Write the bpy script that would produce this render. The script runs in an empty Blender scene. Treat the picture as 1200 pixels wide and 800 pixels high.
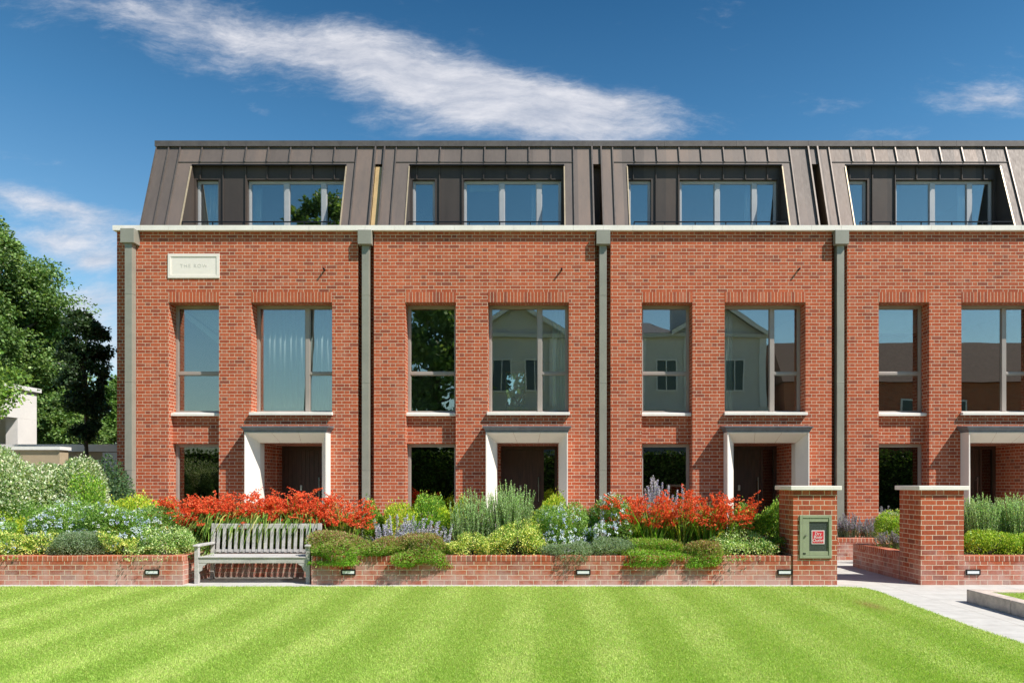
import bpy, math, random
import numpy as np
from mathutils import Vector
random.seed(7); RNG = np.random.default_rng(7)
R = math.radians
scene = bpy.context.scene
COL = scene.collection

# camera constants: X right, Y away, Z up. one photo pixel = Y/844 m
def PX(px, Y): return (px-634.0)*Y/844.0
def PZ(py, Y): return 1.6-(py-566.0)*Y/844.0

# ------------------------------------------------------------ materials
class NT:
    def __init__(s, name, world=None):
        if world: s.tree = world.node_tree
        else:
            s.mat = bpy.data.materials.new(name); s.mat.use_nodes = True; s.tree = s.mat.node_tree
        s.tree.nodes.clear()
    def n(s, typ, **kw):
        nd = s.tree.nodes.new(typ)
        for k, v in kw.items():
            if k.startswith('i_'):
                nd.inputs[k[2:].replace('_', ' ')].default_value = v
            else: setattr(nd, k, v)
        return nd
    def l(s, a, b): s.tree.links.new(a, b)
    def m(s, op, a, b=None, c=None):
        nd = s.tree.nodes.new('ShaderNodeMath'); nd.operation = op
        for i, v in enumerate((a, b, c)):
            if v is None: continue
            if isinstance(v, (int, float)): nd.inputs[i].default_value = v
            else: s.l(v, nd.inputs[i])
        return nd.outputs[0]
    def mix(s, fac, a, b, mode='MIX'):
        nd = s.tree.nodes.new('ShaderNodeMix'); nd.data_type = 'RGBA'; nd.blend_type = mode
        for i, v in ((0, fac), (6, a), (7, b)):
            if isinstance(v, (int, float)): nd.inputs[i].default_value = v
            elif isinstance(v, tuple): nd.inputs[i].default_value = (*v[:3], 1)
            else: s.l(v, nd.inputs[i])
        return nd.outputs[2]
    def sm(s, x, a, b):
        nd = s.tree.nodes.new('ShaderNodeMapRange'); nd.interpolation_type = 'SMOOTHSTEP'
        s.l(x, nd.inputs[0]); nd.inputs[1].default_value = a; nd.inputs[2].default_value = b
        return nd.outputs[0]
    def noise(s, vec, scale, detail=4, rough=.55):
        nd = s.tree.nodes.new('ShaderNodeTexNoise'); s.l(vec, nd.inputs['Vector'])
        nd.inputs['Scale'].default_value = scale; nd.inputs['Detail'].default_value = detail
        nd.inputs['Roughness'].default_value = rough
        return nd.outputs[0]
    def ramp(s, fac, stops, interp='LINEAR'):
        nd = s.tree.nodes.new('ShaderNodeValToRGB'); s.l(fac, nd.inputs[0]); cr = nd.color_ramp
        cr.interpolation = interp
        while len(cr.elements) < len(stops): cr.elements.new(.5)
        for e, (p, c) in zip(cr.elements, stops): e.position = p; e.color = (*c, 1)
        return nd.outputs[0]
    def comb(s, x, y, z):
        nd = s.tree.nodes.new('ShaderNodeCombineXYZ')
        for i, v in enumerate((x, y, z)):
            if isinstance(v, (int, float)): nd.inputs[i].default_value = v
            else: s.l(v, nd.inputs[i])
        return nd.outputs[0]
    def vmul(s, v, t):
        nd = s.tree.nodes.new('ShaderNodeVectorMath'); nd.operation = 'MULTIPLY'
        s.l(v, nd.inputs[0]); nd.inputs[1].default_value = t
        return nd.outputs[0]
    def bsdf(s, color, rough=.6, metal=0., spec=.5, height=None, bump=.3, dist=.01, normal=None):
        b = s.tree.nodes.new('ShaderNodeBsdfPrincipled')
        for nm, v in (('Base Color', color), ('Roughness', rough), ('Metallic', metal), ('Specular IOR Level', spec)):
            if isinstance(v, (int, float)): b.inputs[nm].default_value = v
            elif isinstance(v, tuple): b.inputs[nm].default_value = (*v[:3], 1)
            else: s.l(v, b.inputs[nm])
        if height is not None:
            bp = s.tree.nodes.new('ShaderNodeBump'); bp.inputs['Strength'].default_value = bump
            bp.inputs['Distance'].default_value = dist; s.l(height, bp.inputs['Height'])
            s.l(bp.outputs[0], b.inputs['Normal'])
        return b
    def out(s, sh):
        o = s.tree.nodes.new('ShaderNodeOutputMaterial'); s.l(sh.outputs[0] if hasattr(sh, 'outputs') else sh, o.inputs[0])
        return s.mat
    def geo(s):
        g = s.tree.nodes.new('ShaderNodeNewGeometry'); return g.outputs['Position'], g.outputs['True Normal']

def plain(name, color, rough=.6, metal=0., var=.12, scale=6., bump=.15, spec=.5, stretch=(1, 1, 1)):
    t = NT(name); p, n = t.geo()
    v = t.vmul(p, stretch)
    f = t.noise(v, scale, 6, .6); f2 = t.noise(p, scale*9, 3, .6)
    k = t.m('ADD', t.m('MULTIPLY', f, .7), t.m('MULTIPLY', f2, .3))
    lo = tuple(c*(1-var*2) for c in color); hi = tuple(min(1, c*(1+var*2)) for c in color)
    c = t.ramp(k, [(.3, lo), (.7, hi)])
    return t.out(t.bsdf(c, rough, metal, spec, height=k, bump=bump, dist=.004))

def brick(name, kind='flemish', lime=0.0, H=.0777, P=.352):
    t = NT(name); p, n = t.geo()
    sp = t.n('ShaderNodeSeparateXYZ'); t.l(p, sp.inputs[0]); sn = t.n('ShaderNodeSeparateXYZ'); t.l(n, sn.inputs[0])
    x, y, z = sp.outputs
    isx = t.m('GREATER_THAN', t.m('ABSOLUTE', sn.outputs[0]), .6)
    isz = t.m('GREATER_THAN', t.m('ABSOLUTE', sn.outputs[2]), .6)
    def sel(f, a, b):
        return t.m('ADD', t.m('MULTIPLY', f, b), t.m('MULTIPLY', t.m('SUBTRACT', 1., f), a))
    u = sel(isx, x, t.m('ADD', y, .117))
    v = sel(isz, z, y)
    if kind == 'soldier':
        v = t.m('MULTIPLY', 0., v)
        U = t.m('DIVIDE', u, H); cell = t.m('FLOOR', U); f = t.m('SUBTRACT', U, cell)
        d = t.m('MULTIPLY', t.m('MINIMUM', f, t.m('SUBTRACT', 1., f)), H)
        idv = t.comb(cell, 3.3, 0.)
    else:
        V = t.m('DIVIDE', v, H); row = t.m('FLOOR', V); fv = t.m('SUBTRACT', V, row)
        off = t.m('MULTIPLY', t.m('FLOORED_MODULO', row, 2.), .5)
        U = t.m('ADD', t.m('DIVIDE', u, P), off); cell = t.m('FLOOR', U); f = t.m('SUBTRACT', U, cell)
        hd = t.m('GREATER_THAN', f, .667)
        ds = t.m('MINIMUM', f, t.m('SUBTRACT', .667, f)); dh = t.m('MINIMUM', t.m('SUBTRACT', f, .667), t.m('SUBTRACT', 1., f))
        du = t.m('MULTIPLY', sel(hd, ds, dh), P); dv = t.m('MULTIPLY', t.m('MINIMUM', fv, t.m('SUBTRACT', 1., fv)), H)
        d = t.m('MINIMUM', du, dv); idv = t.comb(t.m('ADD', cell, t.m('MULTIPLY', hd, .5)), row, t.m('MULTIPLY', isx, 7.))
    wob = t.m('MULTIPLY', t.m('SUBTRACT', t.noise(p, 60, 2), .5), .004)
    br = t.sm(t.m('ADD', d, wob), .0037, .0068)
    wn = t.n('ShaderNodeTexWhiteNoise', noise_dimensions='3D'); t.l(idv, wn.inputs[0])
    col = t.ramp(wn.outputs[0], [(0, (.27, .075, .044)), (.08, (.345, .082, .042)), (.3, (.425, .096, .042)), (.65, (.465, .110, .046)),
                                 (.88, (.50, .126, .057)), (1, (.46, .145, .080))])
    fine = t.noise(p, 45, 5, .65)
    col = t.mix(1., col, t.ramp(fine, [(.25, (.72, .70, .70)), (.75, (1.22, 1.2, 1.2))]), 'MULTIPLY')
    big = t.noise(p, .8, 4, .6)
    col = t.mix(1., col, t.ramp(big, [(.3, (.88, .88, .88)), (.7, (1.1, 1.1, 1.1))]), 'MULTIPLY')
    strk = t.noise(t.vmul(p, (2.6, 2.6, .28)), 1.6, 6, .65); pat = t.noise(p, 2.3, 7, .7)
    col = t.mix(t.m('MULTIPLY', t.sm(t.m('ADD', t.m('MULTIPLY', strk, .5), t.m('MULTIPLY', pat, .5)), .52, .68), .22), col, (.60, .36, .26))
    col = t.mix(t.m('MULTIPLY', t.sm(strk, .58, .72), .30), col, (.26, .085, .055))
    mor = t.ramp(t.noise(p, 9, 4), [(.3, (.55, .42, .30)), (.7, (.78, .64, .48))])
    c = t.mix(br, mor, col)
    if lime:
        e = t.sm(t.m('ADD', t.noise(p, 3.2, 6, .7), t.m('MULTIPLY', t.m('SUBTRACT', .35, z), .40)), .36, .76)
        c = t.mix(t.m('MULTIPLY', e, lime), c, (.60, .50, .46))
    h = t.m('ADD', t.m('MULTIPLY', br, 1.), t.m('MULTIPLY', fine, .35))
    return t.out(t.bsdf(c, .9, 0, .25, height=h, bump=.7, dist=.006))

def leafmat(name, trans=.35, rough=.45, spec=.35, gain=1.):
    t = NT(name)
    a = t.n('ShaderNodeAttribute', attribute_name='Col')
    ac = t.mix(1., a.outputs[0], (gain, gain, gain), 'MULTIPLY'); b = t.bsdf(ac, rough, 0, spec)
    tr = t.n('ShaderNodeBsdfTranslucent'); t.l(t.mix(1., ac, (1.25, 1.3, .6), 'MULTIPLY'), tr.inputs[0])
    mx = t.n('ShaderNodeMixShader'); mx.inputs[0].default_value = trans
    t.l(b.outputs[0], mx.inputs[1]); t.l(tr.outputs[0], mx.inputs[2])
    return t.out(mx)

def glassmat(name, tint=(.80, .88, .86), base=.2):
    t = NT(name)
    tr = t.n('ShaderNodeBsdfTransparent'); tr.inputs[0].default_value = (*tint, 1)
    p, n = t.geo()
    gl = t.n('ShaderNodeBsdfGlossy'); gl.inputs['Roughness'].default_value = 0.0; gl.inputs[0].default_value = (1, .95, .90, 1)
    bp = t.n('ShaderNodeBump'); bp.inputs['Strength'].default_value = .09; bp.inputs['Distance'].default_value = .02
    t.l(t.noise(p, .9, 1), bp.inputs['Height']); t.l(bp.outputs[0], gl.inputs['Normal'])
    fr = t.n('ShaderNodeFresnel'); fr.inputs[0].default_value = 1.5
    fac = t.m('ADD', base, fr.outputs[0])
    mx = t.n('ShaderNodeMixShader'); t.l(fac, mx.inputs[0]); t.l(tr.outputs[0], mx.inputs[1]); t.l(gl.outputs[0], mx.inputs[2])
    return t.out(mx)

def roofmetal(name, dark=1.0):
    t = NT(name); p, n = t.geo(); sp = t.n('ShaderNodeSeparateXYZ'); t.l(p, sp.inputs[0])
    cell = t.m('FLOOR', t.m('DIVIDE', t.m('ADD', sp.outputs[0], .2), .557))
    wn = t.n('ShaderNodeTexWhiteNoise', noise_dimensions='1D'); t.l(cell, wn.inputs['W'])
    st = t.noise(t.vmul(p, (2.2, 1, .5)), 1.3, 5, .6); fine = t.noise(t.vmul(p, (9, 3, 1.2)), 4, 5, .65)
    k = t.m('ADD', t.m('ADD', t.m('MULTIPLY', wn.outputs[0], .35), t.m('MULTIPLY', st, .5)), t.m('MULTIPLY', fine, .25))
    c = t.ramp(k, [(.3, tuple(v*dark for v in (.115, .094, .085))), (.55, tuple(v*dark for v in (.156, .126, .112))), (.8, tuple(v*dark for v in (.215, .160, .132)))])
    r = t.ramp(fine, [(.3, (.52,)*3), (.7, (.66,)*3)])
    return t.out(t.bsdf(c, r, .15, .35, height=t.noise(p, 1.6, 3), bump=.25, dist=.03))

M = {}
M['brick'] = brick('red_brick_flemish'); M['soldier'] = brick('red_brick_soldier', 'soldier')
M['brick_low'] = brick('weathered_brick', lime=.55, H=.0785); M['rowlock'] = brick('weathered_rowlock', 'soldier', lime=.4, H=.0785)
M['brick_pier'] = brick('pier_brick', lime=.3, H=.0785)
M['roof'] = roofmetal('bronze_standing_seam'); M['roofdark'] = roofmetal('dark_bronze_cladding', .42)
M['seam'] = plain('seam_metal', (.15, .125, .11), .45, .4)
M['trim'] = plain('copper_edge_trim', (.50, .40, .27), .4, .3)
M['slot'] = plain('sunlit_gold_lining', (.58, .40, .19), .45, .2, var=.1, scale=2, stretch=(3, 3, .4))  # copper cheek colour with its sunlit gold tone put into the base
M['stone'] = plain('cream_cast_stone', (.85, .80, .735), .75, var=.05, scale=3)
M['portal'] = plain('pale_portal_stone', (.84, .775, .70), .7, var=.03, scale=2)
M['lead'] = plain('grey_lead_flashing', (.17, .185, .205), .45, .3, var=.15, scale=5)
M['pipe'] = plain('sage_painted_metal', (.30, .29, .24), .45, .1, var=.06, scale=3)
M['frame'] = plain('taupe_window_frame', (.38, .335, .30), .4, .2, var=.04, scale=3)
M['framelight'] = plain('grey_window_frame', (.44, .44, .44), .4, .2, var=.03)
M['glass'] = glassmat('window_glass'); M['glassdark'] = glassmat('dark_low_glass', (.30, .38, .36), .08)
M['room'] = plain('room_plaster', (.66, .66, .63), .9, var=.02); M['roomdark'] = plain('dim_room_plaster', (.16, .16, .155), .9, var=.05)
M['floorwood'] = plain('room_floor', (.25, .17, .1), .5)
M['doorwood'] = plain('dark_stained_door', (.060, .030, .020), .45, var=.25, scale=5, stretch=(6, 6, .6))
M['blackmetal'] = plain('black_metal', (.02, .02, .022), .4, .5)
M['steel'] = plain('brushed_steel', (.55, .55, .55), .3, 1.0)
M['white'] = plain('white_paint', (.78, .77, .75), .55, var=.03); M['curtain'] = plain('pale_curtain', (.74, .79, .80), .9, var=.03)
M['render'] = plain('white_render', (.76, .73, .70), .85, var=.04, scale=1.5)
M['tan'] = plain('tan_render', (.42, .33, .22), .85, var=.05)
M['villa'] = plain('villa_stucco', (.62, .61, .58), .8, var=.04, scale=1); M['slate'] = plain('slate_roof', (.10, .10, .115), .6, var=.2, scale=4)
M['pave'] = None
M['bench'] = plain('silvered_teak', (.47, .448, .435), .75, var=.16, scale=4, stretch=(.6, 3, 3), bump=.4)
M['soil'] = plain('dark_soil', (.055, .035, .022), .95, var=.4, scale=20, bump=.8)
M['cabinet'] = plain('sage_cabinet_paint', (.30, .34, .22), .45, var=.06, scale=8)
M['red'] = plain('sign_red', (.62, .03, .045), .5, var=.02); M['signwhite'] = plain('sign_white', (.85, .80, .80), .5, var=.02)
M['wired'] = plain('dark_wired_glass', (.05, .065, .06), .12, 0, var=.3, scale=60)
M['lens'] = plain('frosted_light_lens', (.80, .84, .86), .35, var=.03)
M['bark'] = plain('tree_bark', (.10, .078, .055), .9, var=.3, scale=12, bump=.8, stretch=(1, 1, .3))
M['leaf'] = leafmat('leaf', gain=1.35); M['petal'] = leafmat('petal', .25, .6, .2); M['grass'] = leafmat('grass_blade', .35, .5, .25, gain=1.2)
M['kerbstone'] = plain('granite_kerb', (.54, .45, .39), .85, var=.18, scale=9, bump=.5)

def paving():
    t = NT('pale_paving'); p, n = t.geo(); sp = t.n('ShaderNodeSeparateXYZ'); t.l(p, sp.inputs[0])
    def j(o, w):
        U = t.m('DIVIDE', o, w); f = t.m('SUBTRACT', U, t.m('FLOOR', U))
        return t.m('MULTIPLY', t.m('MINIMUM', f, t.m('SUBTRACT', 1., f)), w)
    d = t.m('MINIMUM', j(sp.outputs[0], .9), j(sp.outputs[1], .45)); k = t.sm(d, .002, .006)
    c = t.ramp(t.noise(p, 5, 7, .65), [(.3, (.45, .435, .41)), (.7, (.57, .555, .525))])
    c = t.mix(k, (.30, .28, .25), c)
    c = t.mix(t.m('MULTIPLY', t.sm(t.noise(p, 1.1, 5), .5, .75), .25), c, (.36, .33, .29))
    return t.out(t.bsdf(c, .85, 0, .3, height=t.noise(p, 50, 4), bump=.2, dist=.003))
M['pave'] = paving()
def turf():
    t = NT('turf'); p, n = t.geo()
    c = t.ramp(t.noise(p, 3, 6, .7), [(.3, (.22, .33, .045)), (.55, (.32, .43, .065)), (.8, (.42, .47, .13))])
    c = t.mix(.6, c, t.ramp(t.noise(p, 130, 4, .7), [(.3, (.14, .22, .03)), (.7, (.46, .54, .14))]))
    return t.out(t.bsdf(c, .9, 0, .15, height=t.noise(p, 160, 3), bump=.9, dist=.02))
M['turf'] = turf()

# ------------------------------------------------------------ object helpers
ORG = {}
def link(o, parent=None):
    COL.objects.link(o)
    if parent: o.parent = parent; ORG[o.name] = ORG[parent.name]
def tag(o, label, cat, group=None):
    o['label'] = label; o['category'] = cat
    if group: o['group'] = group
    return o
def thing(name, label, cat, loc=(0, 0, 0), group=None):
    o = bpy.data.objects.new(name, None); o.location = loc; o.empty_display_size = .2; COL.objects.link(o)
    ORG[o.name] = Vector(loc); return tag(o, label, cat, group)

class MB:
    def __init__(s): s.v = []; s.f = []
    def poly(s, pts):
        i = len(s.v); s.v += [tuple(p) for p in pts]; s.f.append(tuple(range(i, i+len(pts)))); return s
    def box(s, x0, x1, y0, y1, z0, z1):
        i = len(s.v)
        s.v += [(x0, y0, z0), (x1, y0, z0), (x1, y1, z0), (x0, y1, z0), (x0, y0, z1), (x1, y0, z1), (x1, y1, z1), (x0, y1, z1)]
        for q in ((0, 3, 2, 1), (4, 5, 6, 7), (0, 1, 5, 4), (1, 2, 6, 5), (2, 3, 7, 6), (3, 0, 4, 7)): s.f.append(tuple(i+k for k in q))
        return s
    def hexa(s, a, b):   # two quads a (4 pts) and b (4 pts) joined
        i = len(s.v); s.v += [tuple(p) for p in a]+[tuple(p) for p in b]
        for q in ((3, 2, 1, 0), (4, 5, 6, 7), (0, 1, 5, 4), (1, 2, 6, 5), (2, 3, 7, 6), (3, 0, 4, 7)): s.f.append(tuple(i+k for k in q))
        return s
    def prism_x(s, prof, x0, x1):   # profile in (y,z)
        n = len(prof); i = len(s.v)
        s.v += [(x0, y, z) for y, z in prof]+[(x1, y, z) for y, z in prof]
        s.f.append(tuple(range(i, i+n))[::-1]); s.f.append(tuple(range(i+n, i+2*n)))
        for k in range(n): s.f.append((i+k, i+(k+1) % n, i+n+(k+1) % n, i+n+k))
        return s
    def tube(s, pts, rad, n=7):
        pts = [Vector(p) for p in pts]; rr = rad if isinstance(rad, (list, tuple)) else [rad]*len(pts); i0 = len(s.v)
        for k, p in enumerate(pts):
            d = (pts[min(k+1, len(pts)-1)]-pts[max(k-1, 0)]).normalized()
            a = d.cross(Vector((0, 0, 1)) if abs(d.z) < .9 else Vector((1, 0, 0))).normalized(); b = d.cross(a)
            for j in range(n):
                q = p+(a*math.cos(2*math.pi*j/n)+b*math.sin(2*math.pi*j/n))*rr[k]; s.v.append(tuple(q))
        for k in range(len(pts)-1):
            for j in range(n):
                s.f.append((i0+k*n+j, i0+k*n+(j+1) % n, i0+(k+1)*n+(j+1) % n, i0+(k+1)*n+j))
        s.f.append(tuple(i0+j for j in range(n))[::-1]); s.f.append(tuple(i0+(len(pts)-1)*n+j for j in range(n)))
        return s
    def relief(s, xs, zs, dep, back=None, off=(0, 0)):
        # dep(i,j) -> (depth, has_front); builds reveals between different depths
        nx, nz = len(xs)-1, len(zs)-1; D = [[dep(i, j) for j in range(nz)] for i in range(nx)]
        for i in range(nx):
            for j in range(nz):
                d, front = D[i][j]
                if front: s.poly([(xs[i], d, zs[j]), (xs[i+1], d, zs[j]), (xs[i+1], d, zs[j+1]), (xs[i], d, zs[j+1])])
                if i+1 < nx and D[i+1][j][0] != d:
                    a, b = d, D[i+1][j][0]; x = xs[i+1]
                    s.poly([(x, a, zs[j]), (x, b, zs[j]), (x, b, zs[j+1]), (x, a, zs[j+1])])
                if j+1 < nz and D[i][j+1][0] != d:
                    a, b = d, D[i][j+1][0]; z = zs[j+1]
                    s.poly([(xs[i], a, z), (xs[i+1], a, z), (xs[i+1], b, z), (xs[i], b, z)])
        return s
    def shift(s, dx, dy, dz=0): s.v = [(x+dx, y+dy, z+dz) for x, y, z in s.v]; return s
    def build(s, name, mat, parent=None, bevel=0, smooth=False, kind=None, loc=None):
        me = bpy.data.meshes.new(name)
        if parent is not None: o_ = ORG[parent.name]
        elif loc is not None: o_ = Vector(loc)
        else:
            a = np.array(s.v); o_ = Vector(((a[:, 0].min()+a[:, 0].max())/2, (a[:, 1].min()+a[:, 1].max())/2, a[:, 2].min()))
        me.from_pydata([(x-o_[0], y-o_[1], z-o_[2]) for x, y, z in s.v], [], s.f); me.materials.append(mat)
        if smooth:
            for p in me.polygons: p.use_smooth = True
        me.update()
        o = bpy.data.objects.new(name, me)
        if parent is not None: link(o, parent)
        else: o.location = o_; COL.objects.link(o); ORG[o.name] = Vector(o_)
        if bevel:
            b = o.modifiers.new('bevel', 'BEVEL'); b.width = bevel; b.segments = 2; b.limit_method = 'ANGLE'
        if kind: o['kind'] = kind
        return o

class Leaves:
    def __init__(s): s.V = []; s.C = []; s.q = 4
    def add(s, c, t, n, L, W, col):
        c = np.asarray(c); t = t/np.linalg.norm(t, axis=1, keepdims=True); b = np.cross(t, n); b /= np.linalg.norm(b, axis=1, keepdims=True)+1e-9
        L = np.broadcast_to(L, len(c))[:, None]; W = np.broadcast_to(W, len(c))[:, None]
        v = np.stack([c, c+t*L*.45+b*W*.5, c+t*L, c+t*L*.45-b*W*.5], 1)
        s.V.append(v.reshape(-1, 3)); s.C.append(np.repeat(col, 4, 0))
    def strip(s, pts, w, n, col):   # ribbon: pts (k,3)
        for k in range(len(pts)-1):
            a, b = pts[k], pts[k+1]; s.V.append(np.array([a-n*w[k], a+n*w[k], b+n*w[k+1], b-n*w[k+1]])); s.C.append(np.repeat(col[None], 4, 0))
    def build(s, name, mat, parent=None, kind=None, loc=None):
        V = np.concatenate(s.V); C = np.concatenate(s.C); nf = len(V)//4
        o_ = np.array(ORG[parent.name] if parent is not None else (loc or (0, 0, 0)))
        me = bpy.data.meshes.new(name); me.vertices.add(len(V)); me.vertices.foreach_set('co', (V-o_).astype(np.float32).ravel())
        me.loops.add(nf*4); me.loops.foreach_set('vertex_index', np.arange(nf*4, dtype=np.int32))
        me.polygons.add(nf); me.polygons.foreach_set('loop_start', np.arange(0, nf*4, 4, dtype=np.int32))
        me.polygons.foreach_set('loop_total', np.full(nf, 4, dtype=np.int32)); me.update(calc_edges=True)
        at = me.color_attributes.new('Col', 'FLOAT_COLOR', 'POINT'); C4 = np.concatenate([C, np.ones((len(C), 1))], 1)
        at.data.foreach_set('color', C4.astype(np.float32).ravel()); me.materials.append(mat)
        o = bpy.data.objects.new(name, me)
        if parent is not None: link(o, parent)
        else: o.location = tuple(o_); COL.objects.link(o)
        if kind: o['kind'] = kind
        return o

def rdir(n):
    v = RNG.normal(size=(n, 3)); return v/np.linalg.norm(v, axis=1, keepdims=True)
def palette(n, cols, wts=None, jit=.18):
    cols = np.array(cols); w = None if wts is None else np.array(wts)/sum(wts)
    c = cols[RNG.choice(len(cols), n, p=w)]
    return np.clip(c*(1+RNG.normal(0, jit, (n, 1)))*(1+RNG.normal(0, jit*.3, (n, 3))), .004, .95)
def lumps(d, seed, amp=.22):
    r = np.random.default_rng(seed); out = np.ones(len(d))
    for k in range(7):
        a = r.normal(size=3)*2.6; out += amp*.45*np.sin(d@a+r.uniform(0, 6.28))
    return out

# ------------------------------------------------------------ ground and setting
MB().poly([(-150, -150, 0), (150, -150, 0), (150, 250, 0), (-150, 250, 0)]).build('ground', plain('ground_earth', (.16, .17, .07), .95, var=.3, scale=2), kind='structure')
EDGE = [(-14, 4.85), (5, 4.85), (8, 4.80), (9.4, 4.88), (10.6, 5.0), (11.0, 4.95), (11.12, 4.75), (11.15, 4.4)]
lw = MB(); lw.poly([(-16, -14, .004)]+[(x, y, .004) for y, x in EDGE]+[(-16, 11.15, .004)]); lw.build('lawn', M['turf'], kind='structure')
pv = MB(); pv.poly([(-16, -14, .002), (16, -14, .002), (16, 16.5, .002), (-16, 16.5, .002)]).build('path', M['pave'], kind='structure')

# grass: individual short mown blades, leaning with the mower stripes
def grass_patch(n, ylo, yhi, xfun, z0, name):
    Y = RNG.uniform(0, 1, n); Y = 1/(1/yhi+Y*(1/ylo-1/yhi)); u = RNG.uniform(-.775, .70, n); X = u*Y
    keep = xfun(X, Y); X, Y = X[keep], Y[keep]; n = len(X)
    g = RNG.normal(size=(n, 3))*.48
    ph = X/.98+.035*np.sin(Y*1.3)+.02*np.sin(X*3+Y*2.1)
    s = np.sin(ph*2*np.pi); st = np.tanh(s*1.8)*(.72+.28*np.sin(X*1.7+np.sin(Y*2.3)*1.5))
    g[:, 1] += -.50*st; g[:, 2] = 1
    h = RNG.uniform(.012, .026, n)*(1+.10*(Y-5.8)/5)
    c = np.stack([X, Y, np.full(n, z0)], 1); nn = np.cross(g, rdir(n))
    pn = np.sin(X*2.3+1.1*np.sin(Y*1.9))*np.sin(Y*2.9+1.3*np.sin(X*1.3)) + .6*np.sin(X*6.1+Y*4.7)*np.sin(Y*7.3-X*2.2)
    k = RNG.uniform(0, 1, n)+.07*pn+.10*np.sin(X*17+3*np.sin(Y*11))*np.sin(Y*23+2*np.sin(X*13))-.21*st  # stripe term also tints blades, imitating light off their lean
    cols = np.where((k > .93)[:, None], np.array([.52, .56, .22]), np.where((k > .45)[:, None], np.array([.43, .56, .145]), np.array([.30, .465, .085])))
    cols = cols*(1+RNG.normal(0, .16, (n, 1)))
    bd = np.exp(-(((X-4.3*1)/.12)**2+((Y-9.4)/.35)**2)); cols = cols*(1-bd[:, None])+np.array([.42, .30, .17])*bd[:, None]
    L = Leaves(); L.add(c, g, nn, h, (.0036+.0004*(Y-5.8)), np.clip(cols, .01, .9))
    return L.build(name, M['grass'], kind='stuff')
ey = np.array([e[0] for e in EDGE]); ex = np.array([e[1] for e in EDGE])
o = grass_patch(640000, 5.2, 11.17, lambda X, Y: X < np.interp(Y, ey, ex)+RNG.normal(0, .012, len(X)), .004, 'grass')
tag(o, 'short mown lawn grass with pale and dark mower stripes', 'grass')

# raised lawn at the right with granite kerb
kb = MB(); ry = 9.72
MB().poly([(5.9, 1, .145), (14, 1, .145), (14, ry-.1, .145), (5.9, ry-.1, .145)]).build('raised_lawn', M['turf'], kind='structure')
kerb = thing('stone_kerb', 'rough granite kerb edging the raised grass at the right', 'kerb', (5.8, 7, 0))
for k in range(8):
    y1 = ry-k*.92; MB().box(5.74, 5.93, y1-.91, y1, 0, .175).build('kerb_block', M['kerbstone'], kerb, bevel=.012)
for k in range(7):
    MB().box(5.935+k*.92, 5.935+k*.92+.91, ry-.17, ry, 0, .17).build('kerb_block', M['kerbstone'], kerb, bevel=.012)
o = grass_patch(160000, 6.2, ry-.16, lambda X, Y: X > 5.92, .145, 'grass'); tag(o, 'short grass on the raised bed behind the granite kerb', 'grass')

# ------------------------------------------------------------ houses
FY = 16.55; PITCH = 5.44; X0 = -9.46
HL = ['end terrace house at the left with a blank stone plaque', 'second brick house from the left with wide window showing a hall',
      'brick house directly left of the gate pier with the cabinet', 'rightmost brick house behind the path and right gate pier']
HL[0] = 'leftmost end of terrace brick house with a cream stone plaque near its parapet'
HL[1] = 'second brick house from the left behind tall rosemary'
HL[2] = 'third brick house from the left behind the orange and violet flowers on the right'
HL[3] = 'rightmost brick house, cut by the photo edge, behind the gateway piers'

def window(H, x0, x1, z0, z1, y, fw=.06, fd=.07, mull=(), trans=(), mat='frame', glass='glass'):
    X = lambda v: v+H['x']
    m = MB(); Y0 = FY+y; Y1 = Y0+fd
    m.box(X(x0), X(x0)+fw, Y0, Y1, z0, z1); m.box(X(x1)-fw, X(x1), Y0, Y1, z0, z1)
    m.box(X(x0)+fw, X(x1)-fw, Y0, Y1, z1-fw, z1); m.box(X(x0)+fw, X(x1)-fw, Y0, Y1, z0, z0+fw).box(X(x0)+.002, X(x1)-.002, Y0-.03, Y0-.001, z0-.0, z0+fw*.75)
    for a, w in mull: m.box(X(a)-w/2, X(a)+w/2, Y0-.004, Y1+.004, z0+fw, z1-fw)
    for a, b, z, w in trans: m.box(X(a), X(b), Y0+.003, Y1-.003, z-w/2, z+w/2)
    f = m.build('window', M[mat], H['root'], bevel=.006)
    MB().box(X(x0)+fw*.5, X(x1)-fw*.5, Y0+.035, Y0+.041, z0+fw*.5, z1-fw*.5).build('pane', M[glass], f)
    # sash beads
    b = MB(); xs = [x0+fw]+[v for a, w in mull for v in (a-w/2, a+w/2)]+[x1-fw]
    for i in range(0, len(xs), 2):
        a0, a1 = xs[i], xs[i+1]; zz = [z0+fw]+[v for (ta, tb, z, w) in trans if ta < (a0+a1)/2 < tb for v in (z-w/2, z+w/2)]+[z1-fw]
        for j in range(0, len(zz), 2):
            c0, c1 = zz[j], zz[j+1]; g = .016; ya, yb = Y0+.018, Y0+.034
            b.box(X(a0), X(a0)+g, ya, yb, c0, c1); b.box(X(a1)-g, X(a1), ya, yb, c0, c1)
            b.box(X(a0)+g, X(a1)-g, ya, yb, c0, c0+g); b.box(X(a0)+g, X(a1)-g, ya, yb, c1-g, c1)
    b.build('sash_bead', M[mat], f)
    return f

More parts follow.
